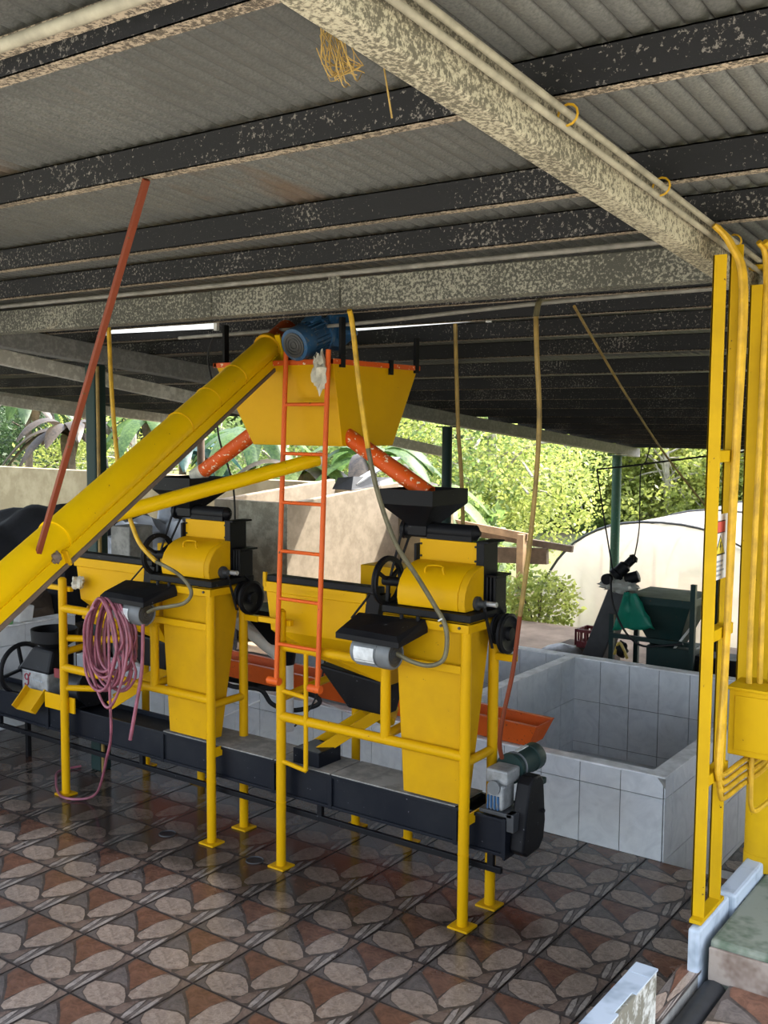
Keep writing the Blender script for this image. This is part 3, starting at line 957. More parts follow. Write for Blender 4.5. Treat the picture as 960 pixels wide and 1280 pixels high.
    MB().box(X(-0.415), X(-0.40), 0.56, 0.69, 1.512, 1.80).build('side_plate', 'black_paint', R, 0, 0.003)
    sp = MB()
    sp.box(X(-0.058), X(-0.015), 0.565, 0.70, 1.512, 1.835)
    sp.box(X(-0.058), X(0.012), 0.56, 0.72, 1.826, 1.836)
    sp.build('side_plate', 'black_paint', R, 0, 0.003)
    sp = MB()
    sp.box(X(-0.015), X(0.035), 0.60, 0.70, 1.512, 1.66)
    for k in range(3):
        sp.cyl((X(0.028 - 0.02 * k), 0.595, 1.52), (X(0.028 - 0.02 * k), 0.595, 1.665), 0.008, n=8)
    sp.build('adjuster_block', 'black_paint', R, 0, 0.002)
    MB().box(X(-0.05), X(0.045), 0.585, 0.73, 1.664, 1.674).build('adjuster_plate', 'black_paint', R, 0)
    bl = MB()
    bl.lathe((X(-0.02), 0.50, 1.548), (1, 0, 0), [(0.0, 0), (0.034, 0.0), (0.034, 0.02), (0.02, 0.024), (0.018, 0.055)], 14)
    bl.build('bearing', 'dark_grey_motor', R)
    MB().cyl((X(0.0), 0.52, 1.548), (X(0.085), 0.52, 1.548), 0.013, n=10).build('drum_shaft', 'steel', R)
    # feed roller
    ro = MB()
    ro.cyl((X(-0.50), 0.63, 1.865), (X(-0.10), 0.63, 1.865), 0.040, n=18)
    ro.cyl((X(-0.10), 0.63, 1.865), (X(-0.075), 0.63, 1.865), 0.036, 0.012, n=12)
    ro.box(X(-0.36), X(-0.10), 0.59, 0.605, 1.825, 1.85)
    ro.build('feed_roller', 'black_paint', R)
    MB().lathe((X(-0.52), 0.63, 1.862), (1, 0, 0), [(0.02, 0), (0.05, 0.0), (0.046, 0.012), (0.05, 0.024), (0.02, 0.026)], 18).build('roller_pulley', 'black_paint', R)
    bt = MB()
    bt.bar((X(-0.505), 0.585, 1.855), (X(-0.505), 0.48, 1.62), 0.012, 0.006)
    bt.bar((X(-0.505), 0.672, 1.855), (X(-0.505), 0.52, 1.62), 0.012, 0.006)
    bt.build('roller_belt', 'rubber', R, 0)
    # feed hopper: thin walled
    def ring(xa, xb, ya, yb, z): return [(X(xa), ya, z), (X(xb), ya, z), (X(xb), yb, z), (X(xa), yb, z)]
    lv = [ring(-0.578, -0.262, 0.49, 0.82, 2.07), ring(-0.578, -0.262, 0.49, 0.82, 1.995), ring(-0.465, -0.365, 0.585, 0.70, 1.885),
          ring(-0.459, -0.371, 0.591, 0.694, 1.885), ring(-0.570, -0.270, 0.498, 0.812, 1.998), ring(-0.570, -0.270, 0.498, 0.812, 2.07)]
    h = MB()
    vs = [p for q in lv for p in q]
    fs = []
    for j in range(5):
        for k in range(4):
            fs.append((j * 4 + k, j * 4 + (k + 1) % 4, (j + 1) * 4 + (k + 1) % 4, (j + 1) * 4 + k))
    for k in range(4):
        fs.append((20 + k, 20 + (k + 1) % 4, (k + 1) % 4, k))
    h.add(vs, fs)
    ho = h.build('feed_hopper', 'black_paint', R, 0)
    MB().box(X(-0.47), X(-0.36), 0.585, 0.70, 1.84, 1.888).build('hopper_neck', 'black_paint', ho, 0)
    # flywheel
    fx, fy, fz = X(-0.50), 0.46, 1.615
    fw = MB()
    fw.lathe((fx - 0.014, fy, fz), (1, 0, 0), [(0.103, 0), (0.124, 0.0), (0.126, 0.008), (0.120, 0.014), (0.126, 0.020), (0.124, 0.028), (0.103, 0.028)], 32)
    # open the disc: replace caps by a ring
    fw.f = fw.f[:-2]; fw.m = fw.m[:-2]
    n = 32
    fw.f += [(6 * n + k, 6 * n + (k + 1) % n, (k + 1) % n, k) for k in range(n)]; fw.m += [0] * n
    fo = fw.build('flywheel', 'black_paint', R)
    for k in range(3):
        an = 0.5 + k * 2 * math.pi / 3
        MB().bar((fx, fy, fz), (fx, fy + 0.108 * math.cos(an), fz + 0.108 * math.sin(an)), 0.018, 0.014).build('spoke', 'black_paint', fo, 0)
    MB().cyl((fx - 0.025, fy, fz), (fx + 0.09, fy, fz), 0.024, n=14).build('hub', 'black_paint', fo)
    # right-hand pulleys
    px_, py, pz = X(0.075), 0.63, 1.395
    MB().lathe((px_ + 0.0, py, pz), (1, 0, 0), [(0.02, 0), (0.098, 0.0), (0.090, 0.010), (0.099, 0.022), (0.085, 0.026), (0.07, 0.016), (0.035, 0.018), (0.03, 0.035), (0.012, 0.036)], 28).build('pulley', 'black_paint', R)
    MB().lathe((px_ - 0.035, py - 0.02, pz + 0.02), (1, 0, 0), [(0.02, 0), (0.075, 0.0), (0.068, 0.008), (0.076, 0.018), (0.02, 0.02)], 24).build('inner_pulley', 'black_paint', R)
    MB().bar((px_ - 0.02, 0.70, 1.44), (px_ - 0.06, 0.60, 1.57), 0.014, 0.006).build('drive_belt', 'rubber', R, 0)
    MB().bar((px_ - 0.03, 0.555, 1.33), (px_ - 0.045, 0.50, 1.53), 0.014, 0.006).build('drive_belt', 'rubber', R, 0)
    MB().bar((X(0.0), 0.667, 1.27), (X(0.115), 0.667, 1.27), 0.035, 0.035).build('pulley_bracket', YP, R, 0, 0.003)
    MB().bar((X(0.0), py, pz), (px_ + 0.01, py, pz), 0.03, 0.03).build('pulley_axle', 'black_paint', R, 0, 0.003)
    # motor under its belt guard
    mx, my, mz = X(-0.415) + motor_dx, 0.245, 1.305
    mo = MB()
    mo.lathe((mx - 0.115, my, mz), (1, 0, 0), [(0.03, 0), (0.062, 0.004), (0.067, 0.02), (0.067, 0.155), (0.060, 0.158), (0.060, 0.165)], 22)
    for k in range(9):
        an = math.pi * (0.15 + 0.09 * k) + math.pi
        mo.bar((mx - 0.09, my + 0.068 * math.cos(an), mz + 0.068 * math.sin(an)), (mx + 0.035, my + 0.068 * math.cos(an), mz + 0.068 * math.sin(an)), 0.004, 0.006)
    mob = mo.build('motor', 'grey_motor', R)
    fc = MB()
    fc.lathe((mx + 0.045, my, mz), (1, 0, 0), [(0.05, 0), (0.071, 0.0), (0.073, 0.01), (0.072, 0.060), (0.064, 0.072), (0.060, 0.072), (0.058, 0.066)], 24)
    fco = fc.build('fan_cover', 'grey_motor', mob)
    gr = MB()
    gr.cyl((mx + 0.110, my, mz), (mx + 0.113, my, mz), 0.057, n=20)
    for rr in (0.045, 0.030, 0.016):
        gr.torus((mx + 0.114, my, mz), (1, 0, 0), rr, 0.0025, 20, 5)
    gr.build('fan_grille', 'dark_grey_motor', mob)
    t = MB()
    for k in range(-3, 4):
        an = math.pi + 0.12 * k - 0.05
        pass
    pts = [math.pi + q * 0.16 - 0.05 for q in range(-4, 4)]
    xa, xb = mx - 0.085, mx + 0.032
    vs = [(x_, my + 0.0705 * math.cos(a_), mz - 0.0705 * math.sin(a_)) for a_ in pts for x_ in (xa, xb)]
    fs = [(2 * i, 2 * i + 1, 2 * i + 3, 2 * i + 2) for i in range(len(pts) - 1)]
    t.add(vs, fs)
    t.build('nameplate', 'white_label', mob, 60)
    gd = MB()
    gx = motor_dx
    top4 = [(X(-0.565) + gx, 0.165, 1.420), (X(-0.240) + gx, 0.165, 1.415), (X(-0.205) + gx * 0.6, 0.352, 1.470), (X(-0.600) + gx, 0.352, 1.462)]
    mid4 = [(X(-0.585) + gx, 0.145, 1.395), (X(-0.215) + gx, 0.145, 1.390), (X(-0.195) + gx * 0.6, 0.360, 1.435), (X(-0.615) + gx, 0.360, 1.428)]
    bot4 = [(x_, y_, z_ - 0.028) for x_, y_, z_ in mid4]
    gd.add(bot4 + mid4 + top4, [(3, 2, 1, 0), (8, 9, 10, 11)] + [(k + o_, (k + 1) % 4 + o_, (k + 1) % 4 + 4 + o_, k + 4 + o_) for o_ in (0, 4) for k in range(4)])
    go = gd.build('belt_guard', 'black_paint', R, 0, 0.003)
    for bx in (-0.235, -0.33):
        MB().cyl((X(bx) + gx * 0.6, 0.335, 1.455), (X(bx) + gx * 0.6, 0.335, 1.485), 0.010, n=8).build('guard_bolt', 'black_paint', go)
    MB().bar((X(-0.44) + gx, 0.30, 1.36), (X(-0.44) + gx, 0.40, 1.24), 0.05, 0.02).build('motor_mount', YP, R, 0, 0.002)
    MB().box(X(-0.56) + gx, X(-0.535) + gx, 0.37, 0.39, 1.2, 1.37).build('guard_post', YP, R, 0, 0.002)
    MB().bar((X(-0.585), 0.42, 1.54), (X(-0.63), 0.33, 1.43), 0.012, 0.007).build('stay_rod', 'rubber', R, 0)
    # --- fermenting bin: box, sloping underside, funnel
    b0, b1 = bin_x0, -0.64
    bn = MB()
    lv = [[(X(b0), 0.50, 1.474), (X(b1), 0.50, 1.474), (X(b1), 0.64, 1.474), (X(b0), 0.64, 1.474)],
          [(X(b0 + 0.03), 0.505, 1.262), (X(b1 + 0.02), 0.505, 1.262), (X(b1 + 0.02), 0.66, 1.262), (X(b0 + 0.03), 0.66, 1.262)],
          [(X(b0 + 0.13), 0.62, 1.135), (X(-0.60), 0.62, 1.035), (X(-0.60), 0.75, 1.035), (X(b0 + 0.13), 0.75, 1.135)]]
    bn.add([p for q in lv for p in q], [(j * 4 + k, (j + 1) * 4 + k, (j + 1) * 4 + (k + 1) % 4, j * 4 + (k + 1) % 4) for j in range(2) for k in range(4)] + [(0, 1, 2, 3), (11, 10, 9, 8)])
    bo = bn.build('bin', YP, R, 0, 0.004)
    MB().box(X(b0 - 0.008), X(b1 - 0.015), 0.486, 0.65, 1.474, 1.530).build('bin_lip', YP, bo, 0, 0.004)
    MB().box(X(b0 - 0.01), X(b0 + 0.01), 0.484, 0.50, 1.5, 1.58).build('corner_tab', YW, bo, 0)
    ld = MB()
    ld.box(X(b0 + 0.012), X(b1 + 0.05), 0.492, 0.56, 1.531, 1.566)
    ld.build('bin_lid', 'black_paint', bo, 0, 0.004)
    MB().hexa([(X(b1 - 0.03), 0.49, 1.40), (X(b1 + 0.05), 0.49, 1.40), (X(b1 + 0.05), 0.58, 1.40), (X(b1 - 0.03), 0.58, 1.40)],
              [(X(b1 - 0.01), 0.488, 1.53), (X(b1 + 0.075), 0.488, 1.53), (X(b1 + 0.075), 0.58, 1.53), (X(b1 - 0.01), 0.58, 1.53)]).build('belt_shield', 'black_paint', bo, 0)
    fu = MB()
    fu.hexa([(X(-0.90), 0.655, 0.86), (X(-0.66), 0.655, 0.855), (X(-0.66), 0.78, 0.855), (X(-0.90), 0.78, 0.86)],
            [(X(-1.10), 0.635, 1.075), (X(-0.595), 0.635, 1.035), (X(-0.595), 0.755, 1.035), (X(-1.10), 0.755, 1.075)])
    fu.build('funnel', 'black_paint', R, 0, 0.012)
    # discharge chute down into the screw trough
    p_top, p_bot = V(X(-0.80), 0.84, 0.82), V(X(-1.10), 0.60, 0.575)
    d = (p_bot - p_top).normalized()
    sx = d.cross(V(0, 0, 1)).normalized()
    co_ = MB().bar(p_top, p_bot, 0.16, 0.010).build('chute', 'dark_grey_motor', R, 0)
    for s_ in (-1, 1):
        MB().bar(p_top + sx * 0.085 * s_ + V(0, 0, 0.022), p_bot + sx * 0.085 * s_ + V(0, 0, 0.022), 0.012, 0.06).build('chute_side', YP, co_, 0, 0.002)
    MB().cyl((X(-0.80), 0.80, 0.80), (X(-0.80), 0.86, 0.86), 0.10, 0.085, n=16).build('chute_mouth', YW, co_)
    # yellow box behind the bin
    MB().box(X(-1.02), X(-0.72), 0.92, 1.12, 1.44, 1.605).build('rear_box', YP, R, 0, 0.006)
    return R

PR = pulper(-0.77, 'R', 1.145, 'yellow pulping machine on pipe legs standing nearest, right of the orange ladder')
# step loop welded to the right machine's left leg
st = MB()
for p0, p1 in (((-1.73, 0.375, 0.575), (-1.73, 0.375, 1.20)), ((-1.90, 0.385, 0.59), (-1.73, 0.375, 0.575)), ((-1.90, 0.385, 0.975), (-1.73, 0.375, 0.965))):
    MB().cyl(p0, p1, 0.0125, n=10).build('step_rod', 'yellow_paint', PR)
PL = pulper(-2.44, 'L', 1.31, 'yellow pulping machine on pipe legs with a pink hose, left of the orange ladder', -1.31, -0.06)
MB().cyl((-3.75, 0.39, 0.70), (-3.56, 0.50, 0.70), 0.020, n=12).build('peg', 'yellow_paint', PL)
MB().cyl((-3.75, 0.40, 1.02), (-3.2, 0.80, 1.0), 0.022, n=12).build('rail', 'yellow_paint', PL)
MB().bar((-3.70, 0.52, 1.18), (-3.50, 0.75, 1.02), 0.10, 0.08).build('spout', 'yellow_worn', PL, 0, 0.01)
MB().blob((-3.66, 0.44, 1.38), 0.045, 0.04, 0.04, seed=4, amp=0.6).build('rag_knot', 'rag', PL)

# ================================================================== SCREW TROUGH WITH GEARMOTOR
tr = thing('trough_conveyor', 'long dark navy screw trough running under both yellow machines', 'conveyor', (-2.7, 0.56, 0.3))
def trough_piece(xa, xb, cover):
    t = MB()
    t.box(xa, xb, 0.452, 0.464, 0.385, 0.555)
    t.box(xa, xb, 0.688, 0.70, 0.385, 0.555)
    t.box(xa, xb, 0.452, 0.70, 0.375, 0.388)
    t.box(xa, xb, 0.440, 0.462, 0.541, 0.556)
    t.box(xa, xb, 0.440, 0.452, 0.375, 0.390)
    o = t.build('trough', 'navy_paint', tr, 0, 0.002)
    MB().box(xb - 0.012, xb + 0.012, 0.438, 0.714, 0.372, 0.553).build('flange', 'navy_paint', o, 0, 0.002)
    if not cover:
        MB().box(xa + 0.005, xb - 0.005, 0.462, 0.69, 0.520, 0.528).build('cover', 'navy_paint', o, 0)
    else:
        MB().box(xa + 0.005, xb - 0.005, 0.445, 0.71, 0.556, 0.562).build('cover', 'concrete', o, 0)
    return o
for xa, xb, cvr in ((-6.4, -5.1, 0), (-5.1, -4.0, 0), (-4.0, -2.9, 0), (-2.9, -2.02, 1), (-2.02, -1.62, 1), (-1.62, -0.85, 1), (-0.85, -0.585, 0)):
    trough_piece(xa, xb, cvr)
MB().box(-0.590, -0.575, 0.44, 0.715, 0.36, 0.56).build('end_plate', 'navy_paint', tr, 0, 0.003)
scr = MB()
pts = []
for i in range(0, 420):
    a = i * 0.42
    x = -5.2 + i * 0.0105
    pts.append((x, 0.576 + 0.030 * math.cos(a), 0.480 + 0.030 * math.sin(a)))
scr.tube(pts, 0.010, 5, 0, 1)
scr.cyl((-6.3, 0.576, 0.480), (-0.6, 0.576, 0.480), 0.018, n=10)
scr.build('screw', 'dark_grey_motor', tr)
MB().box(-6.4, -0.60, 0.448, 0.470, 0.285, 0.315).build('lower_rail', 'black_paint', tr, 0, 0.003)
for lx in (-6.0, -4.55, -3.1, -1.7, -0.66):
    MB().box(lx - 0.015, lx + 0.015, 0.45, 0.475, 0.285, 0.38).build('hanger', 'black_paint', tr, 0)
for lx in (-5.6, -4.6):
    MB().box(lx - 0.015, lx + 0.015, 0.70, 0.73, 0.0, 0.40).build('leg', 'black_paint', tr, 0)
MB().box(-0.72, -0.545, 0.445, 0.60, 0.566, 0.585).build('motor_base', 'dark_grey_motor', tr, 0, 0.003)
MB().box(-0.575, -0.535, 0.445, 0.50, 0.50, 0.585).build('motor_base_bracket', 'dark_grey_motor', tr, 0, 0.003)
ib = MB()
ib.box(-1.90, -1.72, 0.47, 0.66, 0.562, 0.645)
ib.build('inlet_box', 'navy_paint', tr, 0, 0.003)
gb = MB()
gb.box(-0.690, -0.600, 0.455, 0.575, 0.585, 0.705)
gb.box(-0.705, -0.585, 0.470, 0.60, 0.705, 0.775)
gbo = gb.build('gearbox', 'pale_steel', tr, 0, 0.012)
MB().cyl((-0.645, 0.445, 0.695), (-0.645, 0.456, 0.695), 0.034, n=16).build('gearbox_cap', 'grey_motor', gbo)
for k in range(4):
    MB().box(-0.68 + k * 0.018, -0.672 + k * 0.018, 0.447, 0.456, 0.59, 0.655).build('cooling_fin', 'blue_paint', gbo, 0)
mt = MB()
mt.lathe((-0.645, 0.60, 0.745), (0, 1, 0), [(0.05, 0), (0.074, 0.0), (0.074, 0.02), (0.062, 0.024), (0.062, 0.05), (0.068, 0.05), (0.068, 0.06), (0.062, 0.06), (0.063, 0.19), (0.068, 0.192), (0.068, 0.255), (0.058, 0.268), (0.03, 0.27)], 22)
mto = mt.build('motor', 'dark_green_paint', tr)
MB().torus((-0.645, 0.655, 0.745), (0, 1, 0), 0.066, 0.006, 22, 6).build('clamp_ring', 'grey_motor', mto)
MB().box(-0.60, -0.545, 0.70, 0.80, 0.640, 0.672).build('terminal_box', 'dark_green_paint', mto, 0, 0.006)
MB().box(-0.665, -0.645, 0.68, 0.80, 0.806, 0.812).build('nameplate', 'white_label', mto, 0)
cgp = [(0.475, 0.40), (0.52, 0.37), (0.64, 0.37), (0.685, 0.41), (0.70, 0.50), (0.675, 0.70), (0.645, 0.735), (0.575, 0.74), (0.535, 0.71), (0.505, 0.60)]
cg = MB().prism(cgp, (-0.572, 0, 0), (0, 1, 0), (0, 0, 1), (0.075, 0, 0)).build('chain_guard', 'black_paint', tr, 25, 0.010)
MB().cyl((-0.50, 0.66, 0.555), (-0.485, 0.66, 0.555), 0.010, n=8).build('guard_bolt', 'black_paint', cg)

# ================================================================== AUGER ELEVATOR
A0, A1 = V(-2.105, 0.50, 2.795), V(-1.20, -3.02, 1.045)
ax = (A1 - A0).normalized()
side = ax.cross(V(0, 0, 1)).normalized()       # horizontal, across the tube
upv = side.cross(ax).normalized()
if upv.z < 0: upv = -upv
if side.x < 0: side = -side
au = thing('auger_elevator', 'big yellow inclined screw elevator tube rising to the hanging hopper', 'elevator', A1)
RT = 0.068
MB().cyl(A0, A1, RT, n=28).build('tube', 'yellow_auger', au)
ch_ = MB()
ch_.bar(A0 - upv * (RT + 0.002) + side * 0.03, A1 - upv * (RT + 0.002) + side * 0.03, 0.075, 0.012, upv)
ch_.bar(A0 - upv * (RT - 0.014) + side * 0.064, A1 - upv * (RT - 0.014) + side * 0.064, 0.008, 0.050, upv)
ch_.build('channel', 'yellow_auger', au, 0, 0.002)
ch_ = MB()
ch_.bar(A0 - upv * (RT + 0.015) + side * 0.035, A1 - upv * (RT + 0.015) + side * 0.035, 0.085, 0.018, upv)
ch_.build('channel_flange', 'dark_wood', au, 0, 0.002)
for t_ in (0.10, 0.17, 0.24, 0.62):
    q = A0.lerp(A1, t_)
    MB().torus(q, ax, RT + 0.001, 0.0035, 28, 6).build('band', 'yellow_worn', au)
q = A0.lerp(A1, 0.485)
MB().cyl(q - ax * 0.006, q + ax * 0.006, RT + 0.006, n=28).build('flange', 'yellow_auger', au)
MB().cyl(A0 + ax * 0.01, A0 - ax * 0.02, RT + 0.012, n=28).build('top_flange', 'yellow_worn', au)
MB().bar(A0 - upv * 0.10 + side * 0.075, A0 + upv * 0.075 + side * 0.075, 0.03, 0.018).build('end_plate', 'yellow_auger', au, 0, 0.003)
MB().cyl(A0 - ax * 0.02, A0 - ax * 0.26, RT * 0.92, n=24).build('discharge_head', 'orange_chute', au)
MB().bar(A0 - ax * 0.10 - upv * 0.05, A0 - ax * 0.10 - V(0, 0, 0.33), 0.11, 0.11).build('outlet_box', 'dark_green_paint', au, 0)
# hanger bracket half way
hb = A0.lerp(A1, 0.50)
MB().bar(hb + side * 0.072 - upv * 0.085, hb + side * 0.072 - upv * 0.02, 0.035, 0.012).build('hanger_lug', 'yellow_worn', au, 0, 0.003)
MB().blob(hb + side * 0.075 - upv * 0.02 + ax * 0.05, 0.018, 0.018, 0.022, seed=2, amp=0.7).build('wire_tangle', 'dark_wood', au)
# blue gearmotor
B0, B1 = V(-1.815, 0.375, 2.790), V(-1.815, 0.70, 2.905)
bd = (B1 - B0).normalized()
mo = MB()
mo.lathe(B0, bd, [(0.06, 0), (0.084, 0.006), (0.088, 0.03), (0.088, 0.085), (0.080, 0.088), (0.080, 0.21), (0.092, 0.212), (0.092, 0.235), (0.06, 0.24), (0.055, 0.33)], 26)
bx_, by_, _ = frame(bd)
for k in range(24):
    an = 2 * math.pi * k / 24
    rd = bx_ * math.cos(an) + by_ * math.sin(an)
    mo.bar(B0 + bd * 0.09 + rd * 0.083, B0 + bd * 0.208 + rd * 0.083, 0.004, 0.014, rd)
mo_o = mo.build('motor', 'blue_paint', au)
gl = MB()
gl.cyl(B0 - bd * 0.003, B0 + bd * 0.002, 0.066, n=22)
for rr in (0.05, 0.035, 0.018):
    gl.torus(B0 - bd * 0.004, bd, rr, 0.003, 22, 5)
gl.build('fan_grille', 'dark_grey_motor', mo_o)
MB().bar(B0 + bd * 0.12 + V(0, 0, 0.07), B0 + bd * 0.19 + V(0, 0, 0.095), 0.08, 0.05).build('terminal_box', 'blue_paint', mo_o, 0, 0.006)
MB().bar(B1 + V(-0.07, 0.02, -0.06), B1 + V(0.075, 0.02, 0.03), 0.13, 0.15).build('gear_housing', 'blue_paint', mo_o, 0, 0.015)
MB().box(-1.775, -1.755, 0.60, 0.72, 2.80, 2.965).build('mount_plate', 'blue_paint', mo_o, 0, 0.004)

tag(MB().bar((-0.735, -1.555, 3.112), (-1.605, -1.345, 1.862), 0.020, 0.018).build('hanger_rod', 'red_oxide', None, 0, 0.002), 'thin red oxide hanger bar from the roof purlin down to the big yellow elevator tube', 'hanger bar')

pp = thing('support_pipe', 'yellow round pipe with a white end slanting under the big elevator tube', 'pipe', (-2.18, -0.48, 1.96))
P0, P1 = V(-2.25, -0.62, 1.920), V(-1.73, 0.485, 2.211)
MB().cyl(P0, P1, 0.036, n=18).build('pipe', 'yellow_auger', pp)
pd = (P1 - P0).normalized()
MB().cyl(P1 - pd * 0.012, P1 + pd * 0.012, 0.039, n=18).build('end_ring', 'white_plastic', pp)

# ================================================================== HANGING HOPPER
hp = thing('hanging_hopper', 'yellow tapered steel hopper with an orange rim hung under the roof', 'hopper', (-2.0, 0.8, 2.28))
tp = [(-2.45, 0.455, 2.705), (-1.62, 0.455, 2.705), (-1.62, 1.225, 2.705), (-2.45, 1.225, 2.705)]
bt = [(-2.245, 0.535, 2.275), (-1.62, 0.535, 2.275), (-1.62, 0.985, 2.275), (-2.245, 0.985, 2.275)]
def inset(r4, d): 
    cx = sum(p[0] for p in r4) / 4; cy = sum(p[1] for p in r4) / 4
    return [(p[0] + (d if p[0] < cx else -d), p[1] + (d if p[1] < cy else -d), p[2]) for p in r4]
hm = MB()
ti, bi = inset(tp, 0.006), [(x_, y_, z_ + 0.006) for x_, y_, z_ in inset(bt, 0.006)]
vs = bt + tp + ti + bi
fs = [(3, 2, 1, 0)] + [(k, (k + 1) % 4, (k + 1) % 4 + 4, k + 4) for k in range(4)] + [(k + 4, (k + 1) % 4 + 4, (k + 1) % 4 + 8, k + 8) for k in range(4)] + [(k + 8, (k + 1) % 4 + 8, (k + 1) % 4 + 12, k + 12) for k in range(4)] + [(12, 13, 14, 15)]
hm.add(vs, fs)
hm.build('hopper_body', 'yellow_paint', hp, 0, 0.004)
rm = MB()
rm.box(-2.46, -1.61, 0.445, 0.47, 2.695, 2.722)
rm.box(-2.46, -1.61, 1.21, 1.235, 2.695, 2.722)
rm.box(-1.635, -1.608, 0.445, 1.235, 2.695, 2.722)
rm.box(-2.462, -2.435, 0.445, 1.235, 2.695, 2.722)
rm.build('rim', 'orange_chute', hp, 0, 0.003)
for (x_, y_) in ((-1.615, 0.52), (-1.615, 1.20), (-2.44, 0.52), (-2.44, 1.20)):
    MB().box(x_ - 0.006, x_ + 0.010, y_ - 0.018, y_ + 0.018, 2.68, zr(y_, 2.98)).build('hanger_strap', 'black_paint', hp, 0)
MB().box(-1.614, -1.600, 0.93, 0.96, 2.66, 2.74).build('lug', 'black_paint', hp, 0)
def chute(p0, p1, r_, nm='chute'):
    p0, p1 = V(p0), V(p1)
    d = (p1 - p0).normalized()
    x_, y_, _ = frame(d)
    t = MB(); n = 20; vs = []; fs = []
    for rr, p in ((r_, p0), (r_, p1), (r_ - 0.004, p1), (r_ - 0.004, p0)):
        for k in range(n):
            a = 2 * math.pi * k / n
            vs.append(p + x_ * (rr * math.cos(a)) + y_ * (rr * math.sin(a)))
    for j in range(4):
        for k in range(n):
            fs.append((j * n + k, j * n + (k + 1) % n, ((j + 1) % 4) * n + (k + 1) % n, ((j + 1) % 4) * n + k))
    t.add(vs, fs)
    return t.build(nm, 'orange_chute', hp)
chute((-1.67, 0.60, 2.345), (-1.13, 0.61, 2.045), 0.044)
cl = chute((-2.34, 0.66, 2.345), (-2.80, 0.64, 2.075), 0.044)
tip = MB()
d = (V(-2.80, 0.64, 2.075) - V(-2.34, 0.66, 2.345)).normalized()
tip.cyl(V(-2.80, 0.64, 2.075) - d * 0.07, V(-2.80, 0.64, 2.075) + d * 0.008, 0.0465, 0.050, n=16)
tag(tip.build('burlap_wrap', 'rag', cl), 'pale frayed wrap on the chute end')

# ================================================================== LADDER
la = thing('ladder', 'orange steel ladder leaning from the frame rail up to the hanging hopper', 'ladder', (-1.76, 0.33, 1.03))
LB, RB, LT, RT_ = V(-1.90, 0.335, 1.035), V(-1.62, 0.335, 1.035), V(-1.91, 0.425, 2.765), V(-1.627, 0.425, 2.765)
MB().cyl(LB, LT, 0.0135, n=12).build('rail', 'orange_paint', la)
MB().cyl(RB, RT_, 0.0135, n=12).build('rail', 'orange_paint', la)
for z_ in (2.49, 2.235, 1.98, 1.725, 1.475, 1.235):
    k = (z_ - 1.035) / (2.765 - 1.035)
    MB().cyl(LB.lerp(LT, k), RB.lerp(RT_, k), 0.0095, n=10).build('rung', 'orange_paint', la)
for q in (LB, RB):
    MB().cyl(q + V(-0.055, 0.0, 0.0), q + V(0.022, 0.0, 0.0), 0.021, n=12).build('hook_sleeve', 'orange_paint', la)
rg = MB()
rg.blob((-1.665, 0.40, 2.655), 0.045, 0.035, 0.085, seed=9, amp=0.8, freq=3.5)
tag(rg.build('rag', 'rag'), 'pale frayed rag tied to the ladder top beside the blue motor', 'rag')

# ================================================================== HOSE, CONDUITS, CABLES
random.seed(11)
hs = thing('hose_coil', 'pink rubber hose hung in a big coil on the left yellow machine', 'hose', (-2.95, 0.2, 0.0))
pts = []
cx, cy = -3.035, 0.175
turns = 16
for i in range(turns * 12):
    a = 2 * math.pi * i / 12
    k = i // 12
    rx = 0.150 + 0.030 * math.sin(k * 2.1) + random.uniform(-0.004, 0.004)
    rz = 0.245 + 0.030 * math.sin(k * 1.3 + 1.0)
    zc = 1.385 - rz
    # narrow at the top, where it hangs over the guard
    pinch = 0.55 + 0.45 * (0.5 - 0.5 * math.cos(a - math.pi * 0)) if False else (0.62 + 0.38 * (1 - math.sin(a)) / 2)
    x = cx + rx * math.cos(a) * pinch * 1.1 + 0.02 * math.sin(k * 3.3)
    z = zc + rz * math.sin(a)
    y = cy - 0.055 + 0.007 * k + 0.015 * math.cos(a * 0.5 + k)
    pts.append((x + 0.50 * (y - cy), y, z))
MB().tube(pts, 0.0082, 8, 0, 3).build('coil', 'hose_pink', hs)
big = []
for i in range(15):
    a = math.pi * 0.62 + 1.72 * math.pi * i / 14
    big.append((-2.985 + 0.175 * math.cos(a), 0.10 + 0.03 * math.sin(a * 2), 1.065 + 0.30 * math.sin(a)))
MB().tube(big, 0.0082, 8, 0, 4).build('outer_loop', 'hose_pink', hs)
MB().tube([(-2.985, 0.125, 1.33), (-2.98, 0.12, 0.90), (-2.985, 0.13, 0.60), (-3.09, 0.18, 0.42), (-3.23, 0.26, 0.25), (-3.42, 0.37, 0.09), (-3.54, 0.40, 0.02), (-3.62, 0.34, 0.012), (-3.72, 0.33, 0.012), (-3.84, 0.39, 0.012), (-4.0, 0.5, 0.012), (-4.13, 0.62, 0.012), (-4.1, 0.78, 0.012)], 0.0082, 8, 0, 6).build('tail', 'hose_pink', hs)
MB().tube([(-2.80, 0.215, 1.25), (-2.795, 0.20, 1.0), (-2.815, 0.175, 0.80), (-2.85, 0.155, 0.585)], 0.0105, 8).build('free_end', 'hose_pink', hs)

